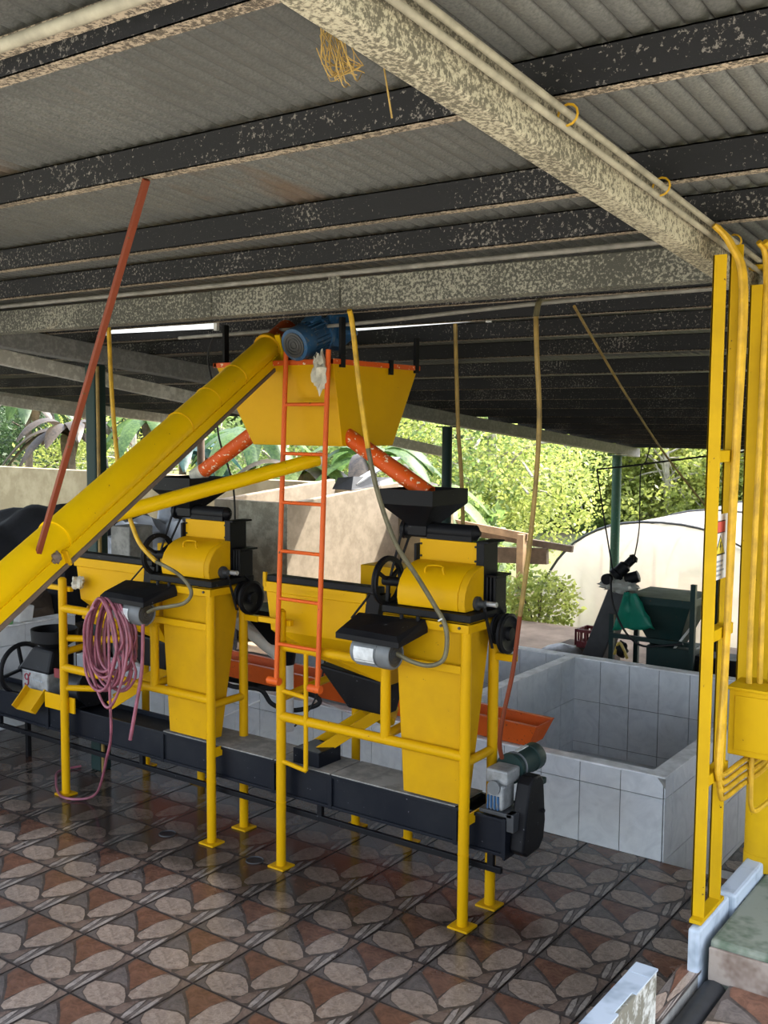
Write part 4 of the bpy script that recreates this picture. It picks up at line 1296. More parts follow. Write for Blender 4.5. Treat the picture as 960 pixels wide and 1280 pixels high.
def cable(name, pts, r, m_, lab, cat='conduit', sub=6):
    return tag(MB().tube(pts, r, 8, 0, sub).build(name, m_), lab, cat)
con1 = [(-1.187,0.026,2.90),(-1.198,0.066,2.824),(-1.186,0.106,2.537),(-1.172,0.152,2.281),(-1.117,0.167,2.053),(-1.053,0.215,1.837),(-0.974,0.281,1.679),(-0.902,0.325,1.543),(-0.859,0.340,1.464),(-0.842,0.335,1.382),(-0.855,0.325,1.299),(-0.911,0.295,1.268),(-0.996,0.273,1.279),(-1.075,0.259,1.310)]
t = thing('motor_conduit', 'yellow to grey flexible conduit dropping from the beam to the right machine motor', 'conduit', (-1.187, 0.03, 2.96))
MB().tube(con1[:4], 0.0125, 8, 0, 6).build('yellow_sleeve', 'conduit_yellow', t)
MB().tube(con1[2:], 0.0115, 8, 0, 6).build('grey_conduit', 'conduit_olive', t)
MB().torus((-0.878, 0.335, 1.485), (0.5, 0.2, -0.8), 0.013, 0.004, 12, 5).build('tie', 'white_plastic', t)
con0 = [(-3.063,0.220,2.93),(-3.034,0.208,2.607),(-3.000,0.202,2.313),(-2.964,0.202,2.064),(-2.930,0.212,1.928),(-2.864,0.189,1.842),(-2.774,0.179,1.714),(-2.658,0.191,1.623),(-2.545,0.236,1.566),(-2.471,0.251,1.508),(-2.453,0.258,1.451),(-2.497,0.246,1.400),(-2.583,0.219,1.376),(-2.66,0.198,1.36),(-2.76,0.22,1.325)]
t = thing('motor_conduit', 'yellow flexible conduit dropping behind the big elevator tube to the left machine motor', 'conduit', (-3.06, 0.22, 2.93))
MB().tube(con0[:8], 0.0125, 8, 0, 6).build('yellow_sleeve', 'conduit_yellow', t)
MB().tube(con0[7:], 0.011, 8, 0, 6).build('grey_conduit', 'conduit_olive', t)
con2 = [(-0.40,0.52,2.955),(-0.447,0.47,2.95),(-0.440,0.41,2.925),(-0.433,0.373,2.860),(-0.421,0.364,2.708),(-0.420,0.398,2.432),(-0.439,0.416,2.150),(-0.471,0.422,1.825),(-0.511,0.425,1.530),(-0.547,0.433,1.265),(-0.595,0.438,1.050),(-0.640,0.49,0.90),(-0.66,0.55,0.81)]
t = thing('motor_conduit', 'worn yellow and brown flexible conduit hanging from the roof to the gearmotor', 'conduit', (-0.44, 0.4, 2.95))
MB().tube(con2[:4], 0.0135, 8, 0, 6).build('grey_elbow', 'conduit_olive', t)
MB().tube(con2[3:9], 0.0115, 8, 0, 6).build('yellow_sleeve', 'conduit_old', t)
MB().tube(con2[8:], 0.011, 8, 0, 6).build('brown_sleeve', 'red_oxide', t)
cable('rear_cable', [(-1.357,1.199,2.945),(-1.332,1.183,2.615),(-1.310,1.171,2.352),(-1.292,1.182,2.088),(-1.269,1.169,1.75),(-1.25,1.12,1.45)], 0.0115, 'conduit_old', 'brownish yellow cable hanging straight down behind the right feed hopper')
cable('slant_rope', [(-0.389,0.659,2.93),(-0.511,1.173,2.800),(-0.662,2.024,2.519),(-0.836,3.099,2.177),(-0.52,3.0,1.90)][:4] + [(-0.909,4.236,1.738)], 0.007, 'conduit_old', 'thin brown cable slanting down to the right under the rear roof', 'cable')
cable('hopper_cable', [(-2.790,0.785,2.92),(-2.86,0.80,2.78),(-2.80,0.80,2.55),(-2.82,0.85,2.30),(-2.75,0.9,2.0),(-2.74,0.9,1.62)], 0.006, 'cable_black', 'thin dark cable hanging behind the left feed hopper', 'cable')
cable('black_cable', [(-3.3,1.30,0.66),(-3.072,1.213,0.647),(-2.920,1.320,0.627),(-2.849,1.361,0.532),(-2.739,1.436,0.491),(-2.611,1.531,0.524),(-2.601,1.543,0.571),(-2.681,1.490,0.608),(-2.812,1.398,0.628),(-2.929,1.315,0.637)], 0.016, 'cable_black', 'thick black cable looped behind the white downpipe', 'cable')
cable('thin_cable', [(-2.05,0.95,1.25),(-2.10,0.98,0.95),(-2.20,1.0,0.72),(-2.30,0.95,0.575)], 0.006, 'cable_black', 'thin black cable dropping behind the orange ladder foot', 'cable')

# ================================================================== PIPES AND CHANNEL BEHIND THE MACHINES
oc = thing('orange_channel', 'long orange painted steel channel lying on the pit wall behind the machines', 'channel', (-2.4, 1.78, 0.48))
def ocz(x): return 0.545 - 0.022 * (x + 3.7)
t = MB()
xa, xb = -4.6, -1.06
for (y0, y1, h0, h1) in ((1.705, 1.885, 0.0, 0.008),):
    t.hexa([(xa, y0, ocz(xa)), (xb - 0.06, y0, ocz(xb)), (xb - 0.06, y1, ocz(xb)), (xa, y1, ocz(xa))], [(xa, y0, ocz(xa) + h1), (xb - 0.06, y0, ocz(xb) + h1), (xb - 0.06, y1, ocz(xb) + h1), (xa, y1, ocz(xa) + h1)])
t.build('bottom', 'orange_paint', oc, 0)
for yy in (1.705, 1.885):
    t = MB()
    lean = -0.02 if yy < 1.8 else 0.02
    t.hexa([(xa, yy, ocz(xa)), (xb - 0.06, yy, ocz(xb)), (xb - 0.06, yy + 0.007, ocz(xb)), (xa, yy + 0.007, ocz(xa))], [(xa, yy + lean, ocz(xa) + 0.13), (xb, yy + lean, ocz(xb) + 0.13), (xb, yy + lean + 0.007, ocz(xb) + 0.13), (xa, yy + lean + 0.007, ocz(xa) + 0.13)])
    t.build('side', 'orange_paint', oc, 0)
    MB().bar((xa, yy + lean, ocz(xa) + 0.132), (xb, yy + lean, ocz(xb) + 0.132), 0.03, 0.006).build('lip', 'orange_paint', oc, 0)
MB().hexa([(xb - 0.068, 1.705, ocz(xb)), (xb - 0.06, 1.705, ocz(xb)), (xb - 0.06, 1.892, ocz(xb)), (xb - 0.068, 1.892, ocz(xb))], [(xb - 0.008, 1.685, ocz(xb) + 0.13), (xb, 1.685, ocz(xb) + 0.13), (xb, 1.912, ocz(xb) + 0.13), (xb - 0.008, 1.912, ocz(xb) + 0.13)]).build('end_plate', 'orange_paint', oc, 0)
wp = thing('white_downpipe', 'white plastic downpipe with a black socket behind the orange ladder', 'pipe', (-2.67, 1.3, 0.4))
MB().cyl((-3.06, 1.22, 1.115), (-2.70, 1.27, 0.905), 0.050, n=18).build('sloping_pipe', 'pvc_pipe', wp)
MB().cyl((-2.67, 1.30, 0.40), (-2.67, 1.30, 0.86), 0.047, n=18).build('down_pipe', 'white_plastic', wp)
MB().cyl((-2.67, 1.30, 0.84), (-2.67, 1.30, 0.98), 0.054, 0.07, n=18).build('socket', 'black_paint', wp)
MB().hexa([(-2.75, 1.23, 0.97), (-2.59, 1.23, 0.97), (-2.59, 1.37, 0.97), (-2.75, 1.37, 0.97)], [(-2.95, 1.15, 1.20), (-2.45, 1.15, 1.20), (-2.45, 1.45, 1.20), (-2.95, 1.45, 1.20)]).build('funnel', 'black_paint', wp, 0)
cable('white_pipe', [(-3.1, 1.67, 0.575), (-2.2, 1.67, 0.43), (-1.95, 1.67, 0.40)], 0.006, 'white_plastic', 'thin white pipe running along the pit wall behind the machines', 'pipe')
cable('white_stick', [(-2.85, 1.25, 0.58), (-3.15, 1.15, 0.42)], 0.006, 'white_plastic', 'thin white stick leaning beside the white downpipe', 'stick', 1)

# ================================================================== SMALL MILL ON THE LEFT
ml = thing('grinding_mill', 'small grey and black mill with a flywheel and red lettering beside the left machine leg', 'mill', (-4.5, 0.95, 0.56))
my = 0.90
MB().box(-4.66, -4.38, my - 0.08, my + 0.12, 0.43, 0.61).build('body', 'pale_steel', ml, 0, 0.012)
MB().hexa([(-4.70, my - 0.09, 0.60), (-4.36, my - 0.09, 0.60), (-4.36, my + 0.13, 0.60), (-4.70, my + 0.13, 0.60)], [(-4.58, my - 0.05, 0.76), (-4.36, my - 0.05, 0.76), (-4.36, my + 0.13, 0.76), (-4.58, my + 0.13, 0.76)]).build('upper_housing', 'black_paint', ml, 0, 0.02)
bw = MB()
bw.lathe((-4.47, my + 0.05, 0.745), (0, 0, 1), [(0.06, 0), (0.085, 0.02), (0.150, 0.06), (0.155, 0.14), (0.148, 0.14), (0.143, 0.065), (0.05, 0.03)], 26)
bw.build('bowl', 'black_paint', ml)
wx, wy, wz = -4.76, my, 0.575
MB().torus((wx, wy, wz), (1, 0, 0), 0.172, 0.017, 36, 8).build('flywheel', 'black_paint', ml)
for k in range(4):
    a = 0.2 + k * math.pi / 2
    MB().bar((wx, wy, wz), (wx, wy + 0.17 * math.cos(a), wz + 0.17 * math.sin(a)), 0.022, 0.018).build('spoke', 'black_paint', ml, 0)
MB().cyl((wx - 0.02, wy, wz), (-4.6, wy, wz), 0.026, n=14).build('axle', 'black_paint', ml)
sp_ = MB()
sp_.bar((-4.44, 0.80, 0.490), (-4.44, 0.69, 0.375), 0.20, 0.010)
spo = sp_.build('spout', 'yellow_worn', ml, 0)
for s_ in (-0.10, 0.10):
    MB().bar((-4.44 + s_, 0.785, 0.505), (-4.44 + s_, 0.675, 0.390), 0.010, 0.05).build('spout_side', 'yellow_worn', spo, 0)
MB().box(-4.75, -4.02, my - 0.10, my + 0.12, 0.437, 0.447).build('stand', 'black_paint', ml, 0)
mb = MB()
mb.lathe((-4.30, my + 0.02, 0.53), (1, 0, 0), [(0.04, 0), (0.08, 0.01), (0.08, 0.17), (0.085, 0.175), (0.085, 0.24), (0.05, 0.25)], 20)
mb.build('mill_motor', 'dark_grey_motor', ml)
MB().lathe((-4.04, my + 0.02, 0.56), (1, 0, 0), [(0.03, 0), (0.13, 0.0), (0.13, 0.02), (0.03, 0.022)], 24).build('pulley', 'black_paint', ml)
MB().box(-4.30, -4.24, my - 0.085, my - 0.07, 0.60, 0.66).build('switch', 'crate_red', ml, 0)
MB().box(-4.30, -4.0, my - 0.16, my - 0.15, 0.42, 0.52).build('yellow_guard', 'yellow_paint', ml, 0)
# lettering on the mill: red g with a tick, then a faded line
lt = MB()
def arc(cx_, cz_, r_, a0, a1, n=12): return [(cx_ + r_ * math.cos(a0 + (a1 - a0) * i / n), my - 0.084, cz_ + r_ * math.sin(a0 + (a1 - a0) * i / n)) for i in range(n + 1)]
lt.tube(arc(-4.600, 0.560, 0.020, 0.4, 0.4 + 2 * math.pi, 16), 0.0045, 5, 0, 1)
lt.tube([(-4.581, my - 0.084, 0.575), (-4.580, my - 0.084, 0.530)] + [(x_, y_, z_) for x_, y_, z_ in arc(-4.602, 0.522, 0.021, -0.1, -2.6, 8)], 0.0045, 5, 0, 1)
lt.tube([(-4.562, my - 0.084, 0.590), (-4.572, my - 0.084, 0.568)], 0.004, 5, 0, 1)
lt.build('letter_g', 'logo_red', ml)
fd = MB()
for k in range(6):
    fd.box(-4.545 + 0.020 * k, -4.533 + 0.020 * k, my - 0.0825, my - 0.080, 0.545 - 0.001 * k, 0.557 - 0.001 * k)
fd.build('faded_lettering', 'sign_grey', ml, 0)

ml.location = ml.location + V(0.32, -0.33, 0.115)

# tubs on the left wall
tb = thing('white_tub', 'white plastic tub with a green and red label on the left wall', 'tub', (-5.36, 1.0, 0.81))
t = MB(); tx, ty = -5.365, 1.075
t.lathe((tx, ty, 0.812), (0, 0, 1), [(0.050, 0), (0.058, 0.11), (0.064, 0.112), (0.064, 0.122), (0.055, 0.122), (0.047, 0.01)], 22)
t.build('tub', 'white_plastic', tb)
MB().lathe((tx, ty, 0.815), (0, 0, 1), [(0.0512, 0), (0.0535, 0.032), (0.050, 0.032)], 22).build('green_band', 'tub_green', tb)
MB().cyl((tx, ty, 0.905), (tx, ty, 0.915), 0.05, n=18).build('contents', 'tub_yellow', tb)
MB().cyl((tx + 0.02, ty + 0.045, 0.93), (tx - 0.01, ty + 0.05, 0.965), 0.055, 0.057, n=18).build('lid', 'tub_yellow', tb)
MB().box(tx + 0.050, tx + 0.058, ty - 0.01, ty + 0.03, 0.855, 0.885).build('label', 'sign_red', tb, 0)
cn = thing('white_container', 'square white plastic container lying tilted beside the tub on the left wall', 'container', (-5.36, 1.2, 0.81))
MB().hexa([(-5.41, 1.165, 0.813), (-5.33, 1.165, 0.813), (-5.33, 1.295, 0.813), (-5.41, 1.295, 0.813)], [(-5.40, 1.185, 0.945), (-5.33, 1.185, 0.945), (-5.33, 1.315, 0.935), (-5.40, 1.315, 0.935)]).build('jug_body', 'white_plastic', cn, 0, 0.012)
MB().cyl((-5.345, 1.15, 0.90), (-5.345, 1.19, 0.915), 0.022, n=14).build('jug_neck', 'white_plastic', cn)

# dark heap and sacks behind the left wall
tag(MB().blob((-7.35, 3.1, 0.1), 1.75, 1.75, 1.42, seed=3, amp=0.3, nu=40, nv=24, freq=3).build('pulp_heap', 'pulp_dark'), 'dark heap of coffee pulp under a black sheet behind the left wall', 'heap')
tag(MB().blob((-6.1, 1.2, 0.30), 0.62, 1.3, 0.60, seed=13, amp=0.35, nu=36, nv=18, freq=4).build('husk_pile', 'dark_wood'), 'low brown pile of husks right behind the left tiled wall', 'pile')
tag(MB().blob((-5.75, 2.75, 1.20), 0.34, 0.28, 0.30, seed=5, amp=0.5, nu=24, nv=14, freq=3).build('plastic_sack', 'bag_grey'), 'bulging grey plastic sack in front of the cream wall', 'sack')
tag(MB().blob((-5.48, 3.05, 1.25), 0.36, 0.2, 0.34, seed=8, amp=0.5, nu=24, nv=14, freq=3).build('plastic_sack', 'bag_grey'), 'folded grey plastic sack leaning behind the bulging sack', 'sack')
tag(MB().box(-6.2, -5.3, 2.4, 3.3, -0.01, 0.93).build('sack_plinth', 'concrete', None, 0, 0.02), 'rough cement plinth carrying the grey sacks', 'plinth')
tag(MB().box(-5.05, -4.82, 1.85, 2.1, -0.36, 1.55).build('cement_pier', 'concrete', None, 0, 0.01), 'stained cement pier beside the dark green post', 'pier')
# cardboard scrap? small white wrapper on the floor
tag(MB().blob((-5.22, 0.55, 0.02), 0.05, 0.04, 0.025, seed=2, amp=0.7).build('wrapper', 'white_plastic'), 'small crumpled white wrapper on the floor at the left edge', 'litter')

# ================================================================== YELLOW GATE FRAME, BOX, COLUMN
YG = 'yellow_gate'
gt = thing('double_post', 'tall yellow steel double post frame standing on the white curb', 'gate post', (0.69, -0.55, 0.877))
def angle_post(y, z0, z1, parent):
    t = MB()
    t.box(0.672, 0.712, y - 0.003, y + 0.003, z0, z1)
    t.box(0.672, 0.678, y - 0.003, y + 0.030, z0, z1)
    return t.build('post', YG, parent, 0, 0.001)
angle_post(-0.645, 0.877, 2.89, gt)
angle_post(-0.490, 0.877, 2.94, gt)
for z_ in (2.285, 1.745, 1.30):
    MB().box(0.676, 0.711, -0.645, -0.455, z_, z_ + 0.035).build('cross_bar', YG, gt, 0, 0.002)
MB().box(0.676, 0.714, -0.675, -0.455, 0.877, 0.890).build('base_bar', YG, gt, 0, 0.002)
g2 = thing('gate_post', 'single yellow steel post standing right of the double post frame', 'post', (0.69, -0.26, 0.877))
angle_post(-0.275, 1.55, 2.845, g2)
clm = thing('yellow_column', 'round yellow column carrying the roof beam at the right edge', 'column', (0.715, -0.02, 0.835))
MB().cyl((0.715, -0.02, 0.836), (0.715, -0.02, 2.93), 0.066, n=26).build('shaft', YG, clm)
MB().cyl((0.715, -0.02, 0.836), (0.715, -0.02, 0.892), 0.068, n=26).build('base_ring', YG, clm)
MB().box(0.600, 0.79, -0.075, 0.035, 2.925, 2.94).build('head_plate', YG, clm, 0, 0.002)
eb = thing('electrical_box', 'yellow painted electrical box mounted between the posts at the right edge', 'electrical box', (0.85, -0.33, 1.34))
MB().box(0.695, 1.02, -0.42, -0.26, 1.345, 1.560).build('case', YG, eb, 0, 0.004)
MB().box(0.688, 1.027, -0.427, -0.253, 1.556, 1.566).build('top_plate', YG, eb, 0, 0.002)
MB().box(0.715, 1.0, -0.424, -0.419, 1.365, 1.54).build('door', YG, eb, 0, 0.002)
# conduits up from the box
for k in range(3):
    tag(MB().tube([(0.735 + 0.028 * k, -0.345 + 0.02 * k, 1.565), (0.732 + 0.028 * k, -0.34 + 0.02 * k, 1.8), (0.728 + 0.022 * k, -0.30 + 0.015 * k, 2.5), (0.715 + 0.02 * k, -0.26 + 0.01 * k, 2.90), (0.70 + 0.02 * k, -0.30, 2.975)], 0.0095, 8).build('box_conduit', 'conduit_yellow'), '%s of three thin yellow conduits rising from the electrical box' % ('leftmost', 'middle', 'rightmost')[k], 'conduit', 'conduits above the electrical box')
for k in range(4):
    dz, dy = 0.026 * k, 0.013 * k
    pts = [(0.655, -0.60 + dy, 2.985), (0.690, -0.555 + dy, 2.93), (0.722, -0.530 + dy, 2.80), (0.722, -0.545 + dy * 0.8, 2.3), (0.722, -0.565 + dy * 0.5, 1.7), (0.722, -0.600 + dy * 0.7, 1.37 - 0.01 * k), (0.724, -0.585 + dy * 0.5, 1.335 - dz), (0.728, -0.545 + dy * 0.3, 1.318 - dz), (0.74, -0.40, 1.325 - dz), (0.76, -0.20, 1.335 - dz), (0.785, -0.12, 1.36)]
    tag(MB().tube(pts, 0.0085, 8, 0, 5).build('frame_conduit', 'conduit_yellow'), '%s of four yellow conduit bends low on the double post frame' % ('topmost', 'second from top', 'third from top', 'lowest')[k], 'conduit', 'conduits on the double post frame')
tag(MB().tube([(0.760, -0.37, 1.35), (0.760, -0.37, 1.22), (0.762, -0.365, 1.17), (0.768, -0.345, 1.150), (0.782, -0.29, 1.155), (0.83, -0.12, 1.20)], 0.0085, 8).build('box_conduit', 'conduit_yellow'), 'single yellow conduit hooking down below the electrical box', 'conduit')
sg = thing('warning_sign', 'narrow white warning sign with a yellow triangle between the gate posts', 'sign', (0.70, -0.55, 1.94))
MB().box(0.690, 0.6935, -0.640, -0.488, 1.925, 2.125).build('plate', 'white_plastic', sg, 0)
def flat(nm, poly, m_, dx):
    MB().prism(poly, (0.6936 + dx, 0, 0), (0, 1, 0), (0, 0, 1), (0.0006, 0, 0)).build(nm, m_, sg, 0)
flat('header_frame', [(-0.60, 2.068), (-0.515, 2.068), (-0.515, 2.106), (-0.60, 2.106)], 'sign_black', 0)
flat('header', [(-0.596, 2.071), (-0.519, 2.071), (-0.519, 2.103), (-0.596, 2.103)], 'sign_red', 0.0007)
flat('triangle_frame', [(-0.605, 2.000), (-0.510, 2.000), (-0.5575, 2.062)], 'sign_black', 0)
flat('triangle', [(-0.596, 2.005), (-0.519, 2.005), (-0.5575, 2.055)], 'sign_yellow', 0.0007)
flat('bolt', [(-0.560, 2.042), (-0.568, 2.024), (-0.559, 2.025), (-0.564, 2.009), (-0.548, 2.030), (-0.556, 2.029), (-0.552, 2.042)], 'sign_black', 0.0014)
for k, (a, b_) in enumerate(((-0.60, -0.525), (-0.59, -0.53), (-0.60, -0.515), (-0.595, -0.54))):
    flat('text_line', [(a, 1.978 - 0.014 * k), (b_, 1.978 - 0.014 * k), (b_, 1.984 - 0.014 * k), (a, 1.984 - 0.014 * k)], 'sign_grey', 0)

# ================================================================== NEST OF STRAW
ns = thing('straw_tuft', 'dry straw tuft hanging from the roof beside the big rafter', 'straw', (0.15, -1.95, 3.1))
random.seed(21)
t = MB()
NT, NB = V(0.297, -1.971, 3.215), V(0.306, -1.912, 3.125)
for k in range(34):
    a = NT + V(random.uniform(-0.03, 0.05), random.uniform(-0.02, 0.02), random.uniform(-0.05, 0.03))
    b_ = NB + V(random.uniform(-0.035, 0.035), random.uniform(-0.02, 0.02), random.uniform(-0.02, 0.03))
    mid = a.lerp(b_, 0.5) + V(random.uniform(-0.04, 0.02), 0, random.uniform(-0.05, 0.0))
    t.tube([a, mid, b_], 0.0012, 4, 0, 4)
t.build('strands', 'straw', ns)
tag(MB().tube([V(0.420, -1.954, 3.129), V(0.431, -1.952, 3.068), V(0.442, -1.950, 3.007)], 0.002, 5).build('straw_stalk', 'straw'), 'single dry stalk hanging from the big rafter', 'straw')

# ================================================================== FAR MACHINE BEHIND THE PIT
fm = thing('far_hopper_machine', 'dark green feed hopper on a steel frame behind the pit', 'machine', (-1.6, 5.5, 0))
MB().hexa([(-1.76, 5.30, 0.40), (-1.52, 5.30, 0.40), (-1.52, 5.55, 0.40), (-1.76, 5.55, 0.40)], [(-1.95, 5.15, 0.80), (-1.36, 5.15, 0.80), (-1.36, 5.75, 0.80), (-1.95, 5.75, 0.80)]).build('hopper', 'dark_green_paint', fm, 0, 0.004)
MB().box(-1.96, -1.35, 5.14, 5.76, 0.80, 0.87).build('hopper_rim', 'dark_green_paint', fm, 0, 0.004)
for (x_, y_) in ((-1.33, 5.15), (-2.12, 5.25), (-1.33, 5.8), (-2.1, 5.8)):
    MB().box(x_ - 0.022, x_ + 0.022, y_ - 0.022, y_ + 0.022, -0.005, 1.02 if x_ > -1.5 else 0.66).build('post', 'dark_green_paint', fm, 0)
MB().bar((-2.12, 5.2, 0.47), (-1.33, 5.2, 0.47), 0.03, 0.04).build('rail', 'dark_green_paint', fm, 0)
MB().box(-1.78, -1.36, 5.22, 5.6, 0.10, 0.42).build('mill_body', 'dark_green_paint', fm, 0, 0.02)
MB().box(-1.36, -0.9, 5.3, 5.6, 0.06, 0.36).build('control_case', 'black_paint', fm, 0, 0.01)
MB().bar((-1.56, 5.25, 0.36), (-1.36, 5.3, 0.66), 0.05, 0.02).build('pale_chute', 'pvc_pipe', fm, 0)
MB().blob((-2.0, 5.2, 0.35), 0.06, 0.06, 0.07, seed=3, amp=0.4).build('pump', 'black_paint', fm)
MB().tube([(-2.06, 5.18, 0.30), (-2.0, 5.15, 0.42), (-1.93, 5.17, 0.28)], 0.014, 6).build('yellow_belt', 'tub_yellow', fm)
cv_ = thing('belt_conveyor', 'dark inclined conveyor with a motor on top behind the pit', 'conveyor', (-2.5, 5.5, 0))
C0, C1 = V(-2.43, 5.45, 0.0), V(-2.08, 5.45, 0.93)
MB().bar(C0, C1, 0.24, 0.20).build('casing', 'dark_grey_motor', cv_, 0, 0.012)
MB().lathe((-2.12, 5.25, 1.0), (0.5, 0.35, 0.6), [(0.03, 0), (0.07, 0.01), (0.075, 0.05), (0.06, 0.06), (0.06, 0.15), (0.04, 0.17), (0.04, 0.24), (0.05, 0.25), (0.03, 0.28)], 16).build('drive_motor', 'black_paint', cv_)
MB().lathe((-2.02, 5.28, 0.98), (0.8, 0.2, 0.3), [(0.03, 0), (0.055, 0.01), (0.055, 0.13), (0.03, 0.14)], 14).build('gearbox', 'black_paint', cv_)
MB().cyl((-2.15, 5.2, 0.99), (-2.15, 5.15, 0.99), 0.05, n=14).build('motor_cap', 'black_paint', cv_)
tag(MB().blob((-2.08, 5.28, 0.93), 0.16, 0.12, 0.06, seed=6, amp=0.7, nu=24, nv=12, freq=4).build('clear_bag', 'clear_bag'), 'crumpled clear plastic bag under the conveyor motor', 'bag')
gbg = MB()
nb = 10
vs = []
for j in range(nb + 1):
    v = j / nb
    for i in range(nb + 1):
        u = i / nb
        wv = 0.02 * mnoise.noise(Vector((u * 5, v * 5, 1.0)))
        wdt = 0.12 + 0.22 * v
        vs.append((-1.95 - 0.10 * v + wdt * u + 0.06 * v * u, 5.10 + wv + 0.03 * math.sin(u * 6), 0.90 - 0.36 * v + 0.06 * u * v + wv))
gbg.add(vs, [(j * (nb + 1) + i, j * (nb + 1) + i + 1, (j + 1) * (nb + 1) + i + 1, (j + 1) * (nb + 1) + i) for j in range(nb) for i in range(nb)])
go_ = gbg.build('green_bag', 'green_bag')
go_.modifiers.new('thick', 'SOLIDIFY').thickness = 0.012
tag(go_, 'green plastic bag hanging on the conveyor beside the dark hopper', 'bag')
cr = thing('red_crate', 'dark red plastic crate standing behind the pit wall', 'crate', (-2.52, 5.55, 0.24))
MB().box(-2.62, -2.42, 5.56, 5.80, 0.23, 0.25).build('crate_bottom', 'crate_red', cr, 0)
for (x0_, x1_, y0_, y1_) in ((-2.62, -2.42, 5.55, 5.565), (-2.62, -2.42, 5.79, 5.805), (-2.625, -2.61, 5.55, 5.805), (-2.43, -2.415, 5.55, 5.805)):
    t = MB()
    t.box(x0_, x1_, y0_, y1_, 0.25, 0.29); t.box(x0_, x1_, y0_, y1_, 0.38, 0.41)
    L = 4
    for k in range(L + 1):
        xx = x0_ + (x1_ - x0_) * k / L; yy_ = y0_ + (y1_ - y0_) * k / L
        t.box(xx - 0.007, xx + 0.007, yy_ - 0.007, yy_ + 0.007, 0.25, 0.41)
    t.build('crate_side', 'crate_red', cr, 0)
tag(MB().blob((-2.72, 5.5, 0.12), 0.26, 0.18, 0.13, seed=3, amp=0.1, nu=20).build('pan', 'pale_steel'), 'upturned grey pan under the red crate behind the pit wall', 'pan')
tag(MB().box(-2.85, -2.3, 5.5, 5.9, -0.005, 0.225).build('crate_plinth', 'dark_wood', None, 0, 0.01), 'low dark block under the red crate', 'block')
# hanging wires by the far machine
cable('far_wire', [(-2.18, 4.955, 2.005), (-1.887, 5.048, 2.045), (-1.278, 5.248, 2.50)][:2] + [(-1.278, 5.248, 2.141), (-0.5, 5.4, 2.25)], 0.008, 'cable_black', 'thin dark wire stretched level above the far conveyor', 'wire')
cable('far_wire', [(-2.18, 4.957, 2.003), (-2.16, 5.1, 1.55), (-2.119, 5.25, 1.02)], 0.007, 'cable_black', 'thin dark wire dropping to the far conveyor motor from its left', 'wire', 2)
cable('far_wire', [(-1.647, 5.0, 2.53), (-1.75, 5.05, 2.12), (-1.82, 5.086, 1.989), (-1.843, 5.146, 1.484), (-1.95, 5.3, 1.16)], 0.006, 'cable_black', 'thin dark wire dropping to the far conveyor motor from its right', 'wire')
cable('far_cable', [(-2.10, 5.14, 1.02), (-2.05, 5.08, 0.80), (-1.93, 5.06, 0.57), (-1.78, 5.08, 0.44), (-1.588, 5.10, 0.455), (-1.40, 5.12, 0.49)], 0.010, 'cable_black', 'black cable drooping in front of the dark green hopper', 'cable')

# ================================================================== GREENHOUSE, FENCE
gh = thing('greenhouse', 'white plastic film tunnel greenhouse behind the pit', 'greenhouse', (-4.3, 16, -1.26))
GX, GY0, GY1, HW, GH, GZ = -4.15, 11.8, 24.0, 2.15, 2.18, -1.28
def arch(k, n=28): 
    a = math.pi * k / n
    return (GX - HW * math.copysign(abs(math.cos(a)) ** 0.85, math.cos(a)), GZ + GH * math.sin(a) ** 0.85)
t = MB(); n = 28; vs = []; ny = 12
for j in range(ny + 1):
    yy = GY0 + (GY1 - GY0) * j / ny
    for k in range(n + 1):
        x_, z_ = arch(k)
        sag = -0.03 * math.sin(math.pi * ((j * 2) % 2)) 
        vs.append((x_, yy, z_))
t.add(vs, [(j * (n + 1) + k, j * (n + 1) + k + 1, (j + 1) * (n + 1) + k + 1, (j + 1) * (n + 1) + k) for j in range(ny) for k in range(n)])
t.build('film_roof', 'greenhouse_film', gh)
t = MB(); vs = []; nz_ = 10
for k in range(n + 1):
    x_, z_ = arch(k)
    for j in range(nz_ + 1):
        zz = GZ + (z_ - GZ) * j / nz_
        vs.append((x_, GY0 + 0.09 * math.sin(x_ * 7.0 + 1.5 * zz) * (1 - 0.6 * j / nz_) + 0.10 * mnoise.noise(Vector((x_ * 2, zz * 2, 0))), zz))
t.add(vs, [(k * (nz_ + 1) + j, (k + 1) * (nz_ + 1) + j, (k + 1) * (nz_ + 1) + j + 1, k * (nz_ + 1) + j + 1) for k in range(n) for j in range(nz_)])
t.build('film_end', 'greenhouse_film', gh)
for yy in (GY0, GY0 + 3, GY0 + 6, GY0 + 9):
    MB().tube([(arch(k)[0], yy, arch(k)[1] + 0.012) for k in range(n + 1)], 0.022, 6, 0, 1).build('arch_pipe', 'dark_grey_motor', gh)
for x_ in (GX - 1.1, GX - 0.2, GX + 0.8):
    MB().cyl((x_, GY0 + 0.3, GZ), (x_, GY0 + 0.3, GZ + 1.75), 0.03, n=8).build('inner_post', 'wood', gh)
MB().box(GX - 1.6, GX + 1.6, GY0 + 1.2, GY0 + 3.0, GZ, GZ + 0.95).build('drying_bed', 'wood', gh, 0)

